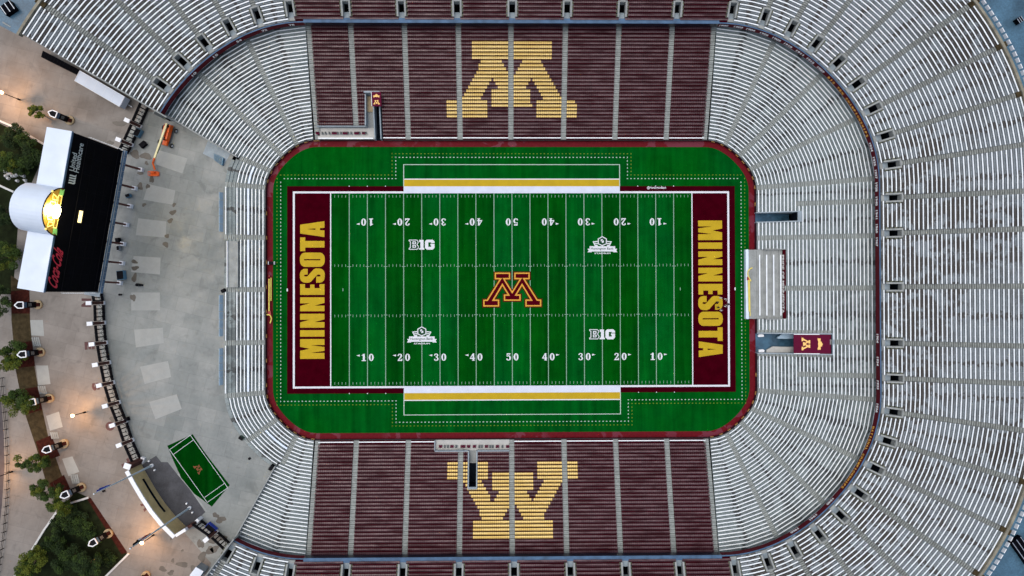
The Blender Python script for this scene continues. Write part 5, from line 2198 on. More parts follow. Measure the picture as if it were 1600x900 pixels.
# catwalk at the foot and the ladder rails at the ends
vbox('catwalk', -.2, LEN + .2, -1.0, -.02, ZB - .35, ZB - .15, 'coping')
m = MB()
m.bar(vp(-.2, -1.0, ZB + .8), vp(LEN + .2, -1.0, ZB + .8), .08)
for k in range(22):
    s = -.1 + (LEN + .2) * k / 21
    m.bar(vp(s, -1.0, ZB - .2), vp(s, -1.0, ZB + .8), .05)
m.build('catwalk_rail', 'steel', vb)
m = MB()
for s in (-.3, LEN + .3):
    for k in range(16):
        z = ZB + .4 + k * .8
        m.bar(vp(s, -.2, z), vp(s, .6, z), .07)
m.build('end_ladder', 'steel', vb)
vbox('end_walkway', LEN + .1, LEN + 1.1, -.6, 3.0, ZB - .1, ZB + .1, 'concrete_blue')
for k, (px, py) in enumerate(((220, 265), (210, 294), (203, 322), (197, 351), (192, 381), (190.5, 411), (187, 442))):
    q = PG(px, py, .6)
    m = MB()
    m.box((q.x, q.y, ZP), (.95, .95, 1.0), math.atan2(e_.y, e_.x))
    co = m.build('pedestal', 'white_cap', vb)
    m = MB()
    # column leans back to the cabinet
    s = (q - A_).dot(e_)
    m.bar((q.x, q.y, ZP + 1.0), vp(s, 1.0, ZB + .6), .42)
    m.build('support_column', 'maroon_steel', vb)

# ================================================================== tall iron fence between brick piers
# each pier: photo points of its white foot and of its white cap
ZC = 9.0
bays = [[((220, 198), (200, 189)), ((207, 227), (187, 219))],
        [((162.5, 473), (140, 473)), ((164, 504), (142, 505)), ((167, 535), (146, 538)), ((172, 566), (151, 570)), ((178, 597), (158, 602)), ((187, 628), (167, 633)), ((198, 657), (177, 664)), ((208, 687), (189, 694))],
        [((339, 829), (324.6, 842.6))]]
words = [['nearest the white trailer', 'touching the video board top corner'],
         ['nearest the video board bottom corner', 'second below the video board', 'third below the video board', 'fourth below the video board', 'fifth below the video board', 'sixth below the video board', 'seventh below the video board', 'last before the curved tan wall'],
         ['standing below the curved tan wall']]
ends = [[(233, 168), (200, 240)], [(159, 455), (221, 717)], [(313, 811), (362, 850)]]


def fence_panel(a, b, label):
    """bars between two ground points"""
    c = (a + b) / 2
    H = 4.3
    r = root('iron_fence', (c.x, c.y, ZP), label, 'fence', 'black iron fence panels between brick piers')
    for z in (.2, .75, H - .6, H):
        m = MB(); m.bar(a + Vector((0, 0, z)), b + Vector((0, 0, z)), .25); m.build('rail', 'black_steel', r)
    n = max(3, int((b - a).length / .8))
    for k in range(n + 1):
        p = a.lerp(b, k / n)
        m = MB(); m.box((p.x, p.y, ZP), (.26 if k % 2 else .14, .26 if k % 2 else .14, H + .1), math.atan2(b.y - a.y, b.x - a.x)); m.build('picket', 'black_steel', r)
    m = MB()
    for k in range(n):
        p, q = a.lerp(b, k / n), a.lerp(b, (k + 1) / n)
        z0, z1 = (.75, 2.2) if k % 2 else (2.2, .75)
        m.bar(p + Vector((0, 0, z0)), q + Vector((0, 0, z1)), .07)
    m.build('scroll_bar', 'black_steel', r)


for bi, (grp, wl) in enumerate(zip(bays, words)):
    prev = PG(*ends[bi][0])
    for (ft, cp), wd in zip(grp, wl):
        q = PG(*ft)
        k = P(*cp, ZC)
        away = (Vector((q.x - CAM_LOC.x, q.y - CAM_LOC.y, 0))).normalized()
        ang = math.atan2(away.y, away.x)
        x, y = q.x + away.x * .2, q.y + away.y * .2
        r = root('fence_pier', (x, y, ZP), 'maroon brick fence pier with white cap, ' + wd, 'pier', 'brick piers of the plaza fence')
        m = MB(); m.box((x, y, ZP), (1.0, .92, .55), ang); m.build('foot', 'white_cap', r)
        m = MB(); m.box((x, y, ZP + .55), (.8, .74, ZC - ZP - .85), ang); m.build('shaft', 'brick', r)
        m = MB(); m.box((x + away.x * .12, y + away.y * .12, ZC - .3), (1.3, .95, .32), ang); m.build('cap', 'white_cap', r)
        w = (prev - q)
        w.z = 0
        o = w.normalized() * .55
        fence_panel(prev if prev is not None else q, q + o, 'black iron fence panel above the pier ' + wd if bi != 2 else 'black iron fence panel between tan wall and lower pier')
        prev = q - o
    fence_panel(prev, PG(*ends[bi][1]), ('black iron fence running behind the video board', 'black iron fence panel meeting the curved tan wall', 'black iron fence running under the bottom left stand')[bi])

# ------------------------------------------------------------------ curved tan wall with white coping and dark forecourt
inner = [(221, 725), (230, 742), (243, 764), (257, 785), (273, 805), (292, 824)]
gb = root('gate_wall', (*PG(257, 785).xy, ZP), 'tall curved tan wall with white coping and a dark slot beside the flagpoles', 'wall')
base = [PG(*q) for q in inner]
out_ = []
for i, p in enumerate(base):
    d = (base[min(i + 1, 5)] - base[max(i - 1, 0)]).normalized()
    n = Vector((d.y, -d.x, 0))
    if n.x > 0: n = -n
    out_.append(p + n * .95)
for i in range(5):
    m = MB(); m.prism([(v.x, v.y) for v in (base[i], base[i + 1], out_[i + 1], out_[i])], ZP, ZC - .2); m.build('wall_panel', 'tan_roof', gb)
    m = MB(); m.prism([(v.x, v.y) for v in (base[i], base[i + 1], out_[i + 1], out_[i])], ZC - .2, ZC + .1); m.build('coping', 'white_cap', gb)
m = MB()
for i in range(1, 4):
    a, b = base[i], base[i + 1]
    if i == 1: a = a.lerp(b, .1)
    if i == 3: b = a.lerp(b, .5)
    d = (b - a).normalized(); n = Vector((-d.y, d.x, 0))
    if n.x < 0: n = -n
    p, q = a + n * .05, b + n * .05
    m.bar(p + Vector((0, 0, 2.4)), q + Vector((0, 0, 2.4)), .08, .75)
m.build('dark_slot', 'dark', gb)
e0, e1 = PG(292, 824), PG(313, 811)
d = (e1 - e0).normalized(); n = Vector((-d.y, d.x, 0)) * .35
m = MB(); m.prism([(v.x, v.y) for v in (e0 - n, e1 - n, e1 + n, e0 + n)], ZP, ZC - 1.2); m.build('end_wall', 'brick', gb)
m = MB(); m.prism([(v.x, v.y) for v in (e0 - n, e0.lerp(e1, .72) - n, e0.lerp(e1, .72) + n, e0 + n)], ZC - 1.2, ZC + .1); m.build('end_coping', 'white_cap', gb)
q = PG(314, 809.5); m = MB(); m.box((q.x, q.y, ZP), (.9, .8, 2.2), .8); m.build('end_post', 'white_cap', gb)
q = PG(221.5, 719); m = MB(); m.box((q.x, q.y, ZP), (1.2, 1.1, ZC - ZP), -.35); m.build('corner_pier', 'brick', gb)
m = MB(); m.box((q.x - .3, q.y, ZC), (1.6, 1.3, .25), -.35); m.build('corner_cap', 'white_cap', gb)
m = MB(); q = PG(224, 718); m.box((q.x, q.y, ZP), (.9, 1.4, .8), -.35); m.build('corner_foot', 'white_cap', gb)
patch('forecourt', ((222, 727), (228, 722), (244, 712), (252, 722), (262, 722), (277, 741), (297, 765), (321, 800), (308, 812), (292, 824), (273, 805), (257, 785), (243, 764), (231, 743)), 'slate', .012, SQ)
patch('forecourt_border', ((277, 741), (280, 739), (324, 799), (321, 800), (297, 765)), 'concrete', .014, SQ)

# flagpoles
def flagpole(base, top, ztop, flag, label, f0, f1, cols):
    b = PG(*base)
    t = P(*top, ztop)
    r = root('flagpole', (b.x, b.y, ZP), label, 'flagpole', 'flagpoles by the gate building')
    m = MB()
    m.tube([(b.x, b.y, ZP), (b.x, b.y, ZP + .5)], .42, 12)
    m.build('base', 'white_cap', r)
    m = MB()
    k = (ztop - ZP)
    m.tube([(b.x, b.y, ZP + .5), (b.x, b.y, ztop)], [.26, .10], 10)
    m.build('pole', 'pole', r)
    m = MB()
    m.tube([(b.x, b.y, ztop), (b.x, b.y, ztop + .35)], .16, 8)
    m.build('finial', 'steel', r)
    for j in (-1, 1):
        m = MB()
        m.box((b.x + .7 * j, b.y - 1.1 * j, ZP), (.35, .35, .5), .6)
        m.build('spotlight', 'white_cap', r)
    fl = root('flag', (b.x, b.y, f0), flag, 'flag', 'hanging flags')
    m = MB()
    n = 9
    pts = []
    for i in range(n + 1):
        z = f1 + (f0 - f1) * i / n
        wv = .25 + .5 * math.sin(math.pi * min(1, i / n * 1.05)) + .12 * math.sin(i * 2.1)
        pts.append([(b.x - .14 - wv * .25 * j + .10 * math.sin(j * 2.4 + i * .5), b.y + .16 * math.cos(j * 2.2 + i * .8), z) for j in range(6)])
    for i in range(n):
        for j in range(5):
            m.poly([pts[i][j], pts[i][j + 1], pts[i + 1][j + 1], pts[i + 1][j]], (0 if len(cols) == 1 else (0 if i < 4 else 1 + (j % 2))))
    fo = m.build('cloth', cols, fl)
    so = fo.modifiers.new('thick', 'SOLIDIFY')
    so.thickness = .03
    return r


flagpole((238, 727), (148, 768), 27.0, 'blue flag hanging limp on the upper flagpole', 'tall pale flagpole beside the upper end of the tan roof', 20.5, 25.5, ['flag_blue'])
flagpole((297, 793), (203, 858), 30.0, 'dark red and white flag hanging limp on the lower flagpole', 'tall pale flagpole beside the lower end of the tan roof', 21.5, 28.5, ['black_steel', 'flag_red', 'cloth_white'])

# ================================================================== lift, trailer, dark gap box, rack, bins
def quadpts(*q): return [tuple(PG(*a).xy) for a in q]


lf = root('boom_lift', (*PG(260, 210).xy, ZP), 'orange boom lift with cream arm parked below the top left stand', 'boom lift')
c0 = PG(262.5, 206, 1.2); c1 = PG(257, 226, 1.2)
fw = (c1 - c0).normalized(); sd_ = Vector((-fw.y, fw.x, 0))
cc = PG(260, 211, 1.2)


def lp(a, b, z): 
    q = cc + fw * a + sd_ * b
    return Vector((q.x, q.y, z))


def lbox(name, a0, a1, b0, b1, z0, z1, mat, taper=.12):
    m = MB()
    m.hexa([lp(a0, b0, z0), lp(a1, b0, z0), lp(a1, b1, z0), lp(a0, b1, z0)], [lp(a0 + taper, b0 + taper * (1 if b0 < b1 else -1), z1), lp(a1 - taper, b0 + taper, z1), lp(a1 - taper, b1 - taper, z1), lp(a0 + taper, b1 - taper, z1)])
    return m.build(name, mat, lf)


lbox('chassis', -2.0, 2.0, -.75, .75, ZP + .5, ZP + .95, 'black_steel')
lbox('engine_cover', -2.7, 1.3, .12, 1.0, ZP + .98, ZP + 2.1, 'orange', .22)
lbox('hood', -2.6, .6, -1.0, -.3, ZP + .98, ZP + 2.0, 'orange', .22)
lbox('counterweight', 1.3, 2.6, -.45, .9, ZP + .98, ZP + 1.5, 'orange', .15)
for a, b in ((-1.6, 1.55), (2.2, 1.5), (2.0, -1.55), (-1.7, -1.5)):
    m = MB()
    p = lp(a, b, ZP + .55)
    s = 1 if b > 0 else -1
    m.tube([p - sd_ * .22, p - sd_ * .15, p + sd_ * .15, p + sd_ * .22], [.46, .55, .55, .46], 16)
    w = m.build('wheel', 'tyre', lf)
    m = MB()
    m.tube([p + sd_ * (s * .2), p + sd_ * (s * .26)], .28, 12)
    m.build('rim', 'white_cap', w)
h0, h1 = PG(260.8, 193, 2.6), PG(241.5, 247, 2.9)
m = MB(); m.bar(h0, h1, .42, .42); m.build('boom', 'cream', lf)
m = MB(); m.bar(h0.lerp(h1, .1) + Vector((0, 0, -.2)), h0.lerp(h1, .86) + Vector((.25, 0, -.1)), .16, .2); m.build('hose_track', 'bin_green', lf)
m = MB(); q = h0.lerp(h1, .06); m.box((q.x, q.y, ZP + 1.5), (.8, .8, 1.1), .3); m.build('turret', 'black_steel', lf)
j0, j1, j2 = PG(240, 249, 2.4), PG(239, 255, 1.6), PG(242, 265, .9)
m = MB(); m.bar(h1, j1, .34, .4); m.bar(j1, j2, .34, .34); m.build('jib', 'orange', lf)
k0 = PG(240.5, 271.5, .6)
m = MB()
for dx in (-1.1, 1.1):
    for dy in (-.5, .5):
        m.bar((k0.x + dx, k0.y + dy, ZP + .12), (k0.x + dx, k0.y + dy, ZP + 1.25), .07)
for z in (.7, 1.25):
    for dy in (-.5, .5):
        m.bar((k0.x - 1.1, k0.y + dy, ZP + z), (k0.x + 1.1, k0.y + dy, ZP + z), .07)
    for dx in (-1.1, 1.1):
        m.bar((k0.x + dx, k0.y - .5, ZP + z), (k0.x + dx, k0.y + .5, ZP + z), .07)
m.box((k0.x, k0.y, ZP + .1), (2.2, 1.0, .1))
m.box((k0.x - .2, k0.y + .35, ZP + .2), (.9, .35, .9))
m.build('basket', 'orange', lf)

tq = [P(*q, ZP + 3.2) for q in ((116, 126), (124.5, 110), (195.5, 151.5), (187, 167))]
tr = root('trailer', (*PG(155, 140).xy, ZP), 'long white box trailer parked against the cut edge of the top left stand', 'trailer')
m = MB(); m.prism([(q.x, q.y) for q in tq], ZP + .9, ZP + 3.2); m.build('box', 'white_metal', tr)
m = MB()
ins = [(v.x, v.y) for v in tq]
ctr_ = (sum(p[0] for p in ins) / 4, sum(p[1] for p in ins) / 4)
sh = lambda k: [(ctr_[0] + (x - ctr_[0]) * k, ctr_[1] + (y - ctr_[1]) * k) for x, y in ins]
lp_ = sh(.985)
for i in range(4):
    a, b = lp_[i], lp_[(i + 1) % 4]
    m.bar((*a, ZP + 3.24), (*b, ZP + 3.24), .1, .08)
for t in (.2, .4, .6, .8):
    a = Vector(lp_[0]).lerp(Vector(lp_[3]), t); b = Vector(lp_[1]).lerp(Vector(lp_[2]), t)
    m.bar((*a, ZP + 3.205), (*b, ZP + 3.205), .05, .02)
m.build('roof_rail', 'white_cap', tr)
dl = (tq[3] - tq[0]).normalized(); dw = (tq[1] - tq[0]).normalized()
for t in (1.5, 2.6, 10.4):
    for s in (.25, 2.2):
        p = tq[0] + dl * t + dw * s
        m = MB(); m.tube([(p.x - dw.x * .2, p.y - dw.y * .2, ZP + .45), (p.x + dw.x * .2, p.y + dw.y * .2, ZP + .45)], .45, 14); m.build('wheel', 'tyre', tr)
m = MB(); q = tq[2].lerp(tq[3], .5); m.bar((q.x, q.y, ZP + .7), (q.x + dl.x * 1.2, q.y + dl.y * 1.2, ZP + .7), .2); m.build('drawbar', 'steel', tr)

tq = [P(*q, ZP + 2.6) for q in ((64, 89), (67, 79), (126, 110), (121, 117.5))]
bx = root('dark_gap_box', (*PG(94, 98).xy, ZP), 'black box standing in for dark gap under the edge of top left stand', 'container')  # added black box in place of a dark gap below the deck
m = MB(); m.prism([(q.x, q.y) for q in tq], ZP, ZP + 2.6); m.build('shell', 'black', bx)
m = MB()
for k in range(1, 12):
    a, b = tq[0].lerp(tq[3], k / 12), tq[1].lerp(tq[2], k / 12)
    m.bar(a + Vector((0, 0, .02)), b + Vector((0, 0, .02)), .06, .03)
m.build('roof_ribs', 'black_steel', bx)
tq = [P(*q, ZP + 3) for q in ((306, 886), (318, 893), (309, 906), (296, 899))]
bx = root('white_cabin', (*PG(307, 896).xy, ZP), 'small white roofed cabin at the foot of the bottom left stand', 'cabin')
m = MB(); m.prism([(q.x, q.y) for q in tq], ZP, ZP + 2.8); m.build('wall', 'concrete_blue', bx)
m = MB(); m.prism([(q.x, q.y) for q in tq], ZP + 2.8, ZP + 3.0); m.build('roof', 'white_metal', bx)

rk = root('bicycle_rack', (*PG(343, 249).xy, ZP), 'blue tubular rack standing on the plaza by the left bleachers', 'rack')
r0, r1, r2 = PG(335.5, 241), PG(350, 258), PG(349.5, 250.5)
for k in range(6):
    t = k / 5
    a = PG(335.5, 241).lerp(PG(336, 250), t); b = PG(351, 248).lerp(PG(349, 259), t)
    m = MB(); m.tube([(a.x, a.y, ZP + .02), (a.x, a.y, ZP + .55), (b.x, b.y, ZP + .75), (b.x, b.y, ZP + .02)], .07, 6); m.build('hoop', 'blue_paint', rk)
m = MB(); a = PG(351, 248); b = PG(349, 259); m.bar((a.x, a.y, ZP + .5), (b.x, b.y, ZP + .5), .14, .9); m.build('end_bar', 'blue_paint', rk)


def bin_(px, py, mat, label, r=.38, h=1.1, ang=0.0):
    q = PG(px, py, .5)
    o = root('litter_bin', (q.x, q.y, ZP), label, 'bin', 'bins on the plaza')
    m = MB(); m.tube([(q.x, q.y, ZP), (q.x, q.y, ZP + h)], [r * .85, r], 12); m.build('body', mat, o)
    m = MB(); m.tube([(q.x, q.y, ZP + h), (q.x, q.y, ZP + h + .08), (q.x, q.y, ZP + h + .2)], [r * 1.06, r * 1.06, r * .5], 12); m.build('lid', 'black_steel', o)


def case(px, py, mat, label, w=1.0, d=.7, h=.9, ang=0.0, cat='case'):
    q = PG(px, py, .5)
    o = root('wheeled_case', (q.x, q.y, ZP), label, cat, 'wheeled cases on the plaza')
    m = MB(); m.box((q.x, q.y, ZP + .15), (w, d, h), ang); m.build('body', mat, o)
    m = MB(); m.box((q.x, q.y, ZP + .15 + h), (w * .9, d * .9, .08), ang); m.build('lid', 'black_steel', o)
    for a in (-1, 1):
        for b in (-1, 1):
            x, y = a * w * .38, b * d * .38
            m = MB(); m.box((q.x + x * math.cos(ang) - y * math.sin(ang), q.y + x * math.sin(ang) + y * math.cos(ang), ZP), (.12, .12, .15), ang); m.build('wheel', 'tyre', o)


bin_(216, 445, 'bin_green', 'dark green bin standing on the plaza below the video board')
bin_(221, 445.5, 'black_steel', 'black bin next to the green one below the video board', .3)
bin_(188, 460.5, 'black_steel', 'small black bin right of the video board bottom corner', .25, .9)
case(349.5, 454, 'black', 'black case at the aisle top of the left bleachers', 1.0, .7, .9, .5)
case(377.5, 684, 'bin_green', 'dark case behind the lower left curve of the bleachers', 1.1, .8, .9, -.6)
case(424.5, 730, 'black', 'dark case by the cut edge of the bottom left stand', 1.5, .8, .9, .9)
case(199, 654.5, 'black', 'black case beside the sixth fence pier below the video board', .9, .9, 1.0, .3)
case(260, 183.5, 'black', 'long black case under the corner of the top left stand', 2.0, .8, .6, -.55)
case(185, 375.5, 'black', 'black case under the middle of the video board', .9, 1.1, 1.0, .1)
case(186, 388, 'steel', 'grey metal cart under the middle of the video board', .6, 1.2, .9, .1, 'cart')
case(201, 306, 'blue_paint', 'blue covered case under the video board', 1.1, .8, .9, .3)
case(191, 430, 'blue_paint', 'dark blue tarp covered case near the lower video board supports', 1.7, 2.2, 1.3, .1)
case(217, 208, 'blue_paint', 'blue tarp covered case under the truss by the boom lift', 1.4, 2.0, 1.2, -.5)
case(224, 226, 'black', 'black case beside the video board top corner', 1.6, 1.2, .8, .7)
case(331, 824, 'flag_blue', 'navy covered case under the truss at the bottom left stand', 2.6, 1.3, 1.2, -.7)
bin_(389, 717, 'black_steel', 'low black drain bollard on the plaza behind the lower left bleachers', .3, .25)
bin_(161.5, 767.5, 'black_steel', 'small dark bollard below the blue flag on the plaza', .28, .5)

# low white walls and blue panels behind the top row of the left bleachers
for y0, y1, nm in ((297, 367, 'upper'), (457, 530, 'middle'), (540, 606, 'lower')):
    a, b = PG(346.5, y0 + 4), PG(346.5, y1 - 4)
    m = MB()
    n = 5
    r = root('glass_screen', (a.x, (a.y + b.y) / 2, ZP), 'bluish screen panels behind the %s left bleacher section' % nm, 'screen', 'screens behind the left bleachers')
    for k in range(n):
        p, q = a.lerp(b, k / n), a.lerp(b, (k + .94) / n)
        m = MB(); m.hexa([(p.x + .25, p.y, ZP), (p.x + .35, p.y, ZP), (q.x + .35, q.y, ZP), (q.x + .25, q.y, ZP)], [(p.x - .25, p.y, ZP + 1.1), (p.x - .15, p.y, ZP + 1.1), (q.x - .15, q.y, ZP + 1.1), (q.x - .25, q.y, ZP + 1.1)])
        m.build('panel', 'glass_blue', r)
a, b = PG(357, 377), PG(357, 449)
dk = root('viewing_deck', (a.x + 1.2, (a.y + b.y) / 2, lz(7)), 'pale flat viewing deck with white edge behind the middle left bleachers', 'deck')
m = MB(); m.prism([(a.x, a.y), (a.x + 2.4, a.y), (b.x + 2.4, b.y), (b.x, b.y)], lz(7) + .02, lz(10) + .03); m.build('deck', 'concrete', dk)
m = MB(); m.prism([(a.x - .2, a.y), (a.x, a.y), (b.x, b.y), (b.x - .2, b.y)], lz(7), lz(10) + .5); m.build('edge', 'white_cap', dk)

# ================================================================== monuments
mon = None
for (bx_, by_), (tx_, ty_), wd in (((110, 188.5), (91, 180), 'beside the tree above the video board'), ((60, 476), (37, 476), 'below the white roof of the video board'), ((64, 550), (44, 551), 'at the brown bed, third from top'),
                                  ((78, 622), (56.5, 626), 'beside the bushy tree at the left'), ((101, 693), (79, 699), 'above the leaning small tree'), ((128, 761), (106.5, 769), 'at the upper tip of the big garden'),
                                  ((170, 833), (151, 843), 'inside the big garden at its right edge'), ((229, 899), (214, 911), 'cut off by the bottom edge of the picture')):
    q = PG(bx_, by_)
    t = P(tx_, ty_, ZP + 5.2)
    d = Vector((t.x - q.x, t.y - q.y, 0))
    away = (Vector((q.x, q.y, 0)) - Vector((CAM_LOC.x, CAM_LOC.y, 0))).normalized()
    if mon is None:
        mon = root('monument', (q.x, q.y, ZP), 'x', 'monument', 'pentagonal monument pillars along the plaza')
        ORG[mon.name] = Vector((0, 0, 0))
        m = MB(); m.tube([(0, 0, 0), (0, 0, .45)], [1.12, 1.12], 24); m.tube([(0, 0, .45), (0, 0, .5)], [1.0, 1.0], 24); m.build('plinth', 'tan_stone', mon)
        pent = [(.75, -.72), (.75, .72), (-.55, .72), (-1.35, 0), (-.55, -.72)]
        # local -x points away from the field
        m = MB(); m.prism([(x - .95, y) for x, y in pent], 0, 4.9); m.build('shaft', 'black_steel', mon)
        m = MB()
        for a, b in zip(pent, pent[1:] + pent[:1]):
            m.bar((a[0] - .95, a[1], 5.0), (b[0] - .95, b[1], 5.0), .22, .2)
        m.build('white_crown', 'white_cap', mon)
        m = MB(); m.box((-.17, 0, 3.9), (.05, 1.3, .85)); m.build('glass_band', 'coping', mon)
        m = MB()
        for k in range(4):
            m.box((-.17, 0, 2.2 + k * .3), (.03, .7 + .15 * (k % 2), .1))
        m.build('carved_lines', 'concrete', mon)
        m = MB(); m.box((.35, 0, .5), (.8, .9, .35)); m.build('base_stone', 'mulch_red', mon)
        ORG[mon.name] = Vector((q.x, q.y, ZP))
        o = mon
    else:
        o = copy_tree(mon)
    o.location = (q.x, q.y, ZP)
    o.rotation_euler.z = math.atan2(-away.y, -away.x)
    o['label'] = 'black pillar monument with white pentagon top, ' + wd

# ================================================================== lamps
def lamp(base, head, label, lit=True, h=None, energy=260):
    b = PG(*base)
    h = h or 6.0
    hd = P(*head, ZP + h)
    r = root('lamp_post', (b.x, b.y, ZP), label, 'lamp post', 'street lamps')
    m = MB(); m.tube([(b.x, b.y, ZP), (b.x, b.y, ZP + .7)], .22, 10); m.build('base', 'black_steel', r)
    m = MB(); m.tube([(b.x, b.y, ZP + .7), (b.x, b.y, ZP + h - .3)], [.12, .08], 8); m.build('pole', 'black_steel', r)
    m = MB(); m.tube([(b.x, b.y, ZP + h - .3), (b.x, b.y, ZP + h + .05), (b.x, b.y, ZP + h + .3)], [.28, .36, .16], 12); m.build('globe', 'lamp_glow', r)
    l = bpy.data.lights.new('lamp_light', 'POINT')
    l.energy = energy
    l.color = (1.0, .50, .20)
    l.shadow_soft_size = .3
    lo = bpy.data.objects.new('lamp_light', l)
    lo.location = (b.x - .6, b.y, ZP + h + .8)
    col.objects.link(lo)


lamp((31, 156), (5, 147), 'lit lamp post on the paving left of the white trailer', h=6.2, energy=5000)
lamp((133, 644), (114, 650), 'lit lamp post on the plaza between the paving letters and the garden', h=5.0, energy=3300)
lamp((240, 836), (218, 848), 'lit lamp post beside the lower hanging flag', h=5.5, energy=4000)
lamp((19, 737), (-1, 744), 'lit street lamp at the fence on the left edge', h=5.2, energy=2600)

# ================================================================== planting beds, kerbs, road and fence
for pts, mat, dz, nm in ((((0, 193), (70, 228), (60, 262), (30, 330), (20, 460), (-80, 460), (-80, 150)), 'grass', .02, 'planting_bed'),
                         (((17, 430), (46, 450), (47, 500), (52, 560), (62, 620), (75, 680), (95, 738), (108, 768), (78, 775), (57, 700), (37, 640), (25, 580), (18, 500)), 'mulch', .03, 'planting_bed'),
                         (((88, 802), (118, 768), (138, 777), (199, 866), (160, 905), (90, 960), (10, 930), (50, 858)), 'grass', .03, 'planting_bed')):
    patch(nm, pts, mat, dz)
for pts in (((17, 455), (46, 452), (47, 490), (18, 490)), ((24, 536), (50, 533), (55, 572), (27, 575)), ((35, 608), (60, 604), (66, 640), (40, 648)), ((56, 690), (80, 680), (94, 712), (66, 722)), ((78, 755), (100, 742), (112, 768), (90, 786)), ((134, 776), (142, 778), (199, 863), (190, 866))):
    patch('mulch_patch', pts, 'mulch_red', .036)
m = MB()


def kerb(pts, label, w=.45, h=.3):
    r = MB()
    for a, b in zip(pts, pts[1:]):
        p, q = PG(*a), PG(*b)
        d = (q - p).normalized()
        n = Vector((-d.y, d.x, 0)) * w / 2
        r.prism([(v.x, v.y) for v in (p - n, q - n, q + n, p + n)], ZP, ZP + h)
    return r.build('kerb_wall', 'kerb', None, label, 'low wall', 'low kerb walls of the beds', own=True)


kerb(((-40, 170), (0, 189), (28, 201), (70, 226)), 'low pale kerb wall along the top left planting bed')
kerb(((0, 290), (22, 300)), 'short pale kerb wall behind the video board arch')
kerb(((163, 903), (202, 864.5)), 'low pale kerb wall closing the big garden at lower right')
kerb(((110, 786), (139, 777)), 'short pale kerb wall at the upper tip of the big garden')
kerb(((50, 860), (70, 827), (89, 800)), 'low pale kerb wall along the left side of the big garden')
kerb(((20, 905), (36, 885)), 'end of pale kerb wall at the bottom left by the bright tree')
patch('path', ((-80, 330), (20, 335), (22, 460), (24, 580), (36, 640), (56, 700), (76, 772), (86, 800), (48, 858), (10, 930), (-80, 960)), 'promenade', .008)
patch('road', ((-120, 540), (-6, 540), (0, 600), (6, 680), (7, 730), (3, 790), (-4, 850), (-20, 960), (-120, 960)), 'asphalt', .014)
fpts = [(6, 590), (9, 630), (12.5, 670), (14.5, 710), (15.5, 750), (13, 790), (9.5, 830), (4, 870), (-2, 905)]
fr = root('railing', (*PG(14, 750).xy, ZP), 'dark post and rail fence between road and path at the left edge', 'fence')
tot = 0
for a, b in zip(fpts, fpts[1:]):
    p, q = PG(*a), PG(*b)
    for z in (.5, 1.0):
        m = MB(); m.bar(p + Vector((0, 0, z)), q + Vector((0, 0, z)), .07); m.build('rail', 'black_steel', fr)
    for k in range(3):
        c = p.lerp(q, k / 3)
        m = MB(); m.box((c.x, c.y, ZP), (.16, .16, 1.15)); m.box((c.x - .25, c.y, ZP + 1.0), (.5, .09, .1)); m.build('post', 'black_steel', fr)
fr.location = fr.location
# steps beside the monuments
for k, (a, b) in enumerate((((52, 528), (63, 540)), ((62, 604), (72, 614)), ((80, 676), (92, 684)), ((113, 742), (123, 754)))):
    p, q = PG(*a), PG(*b)
    so = root('stair_flight', (*((p + q) / 2).xy, ZP), 'short flight of pale steps beside the %s monument from the top' % ('second', 'third', 'fourth', 'fifth')[k], 'steps', 'steps between monuments')
    for j in range(4):
        m = MB(); m.box((p.x + (q.x - p.x) * .5 - .6 + .42 * j, (p.y + q.y) / 2, ZP), (.38, abs(p.y - q.y) + .4, .42 - .1 * j), R_(14)); m.build('step', 'concrete', so)

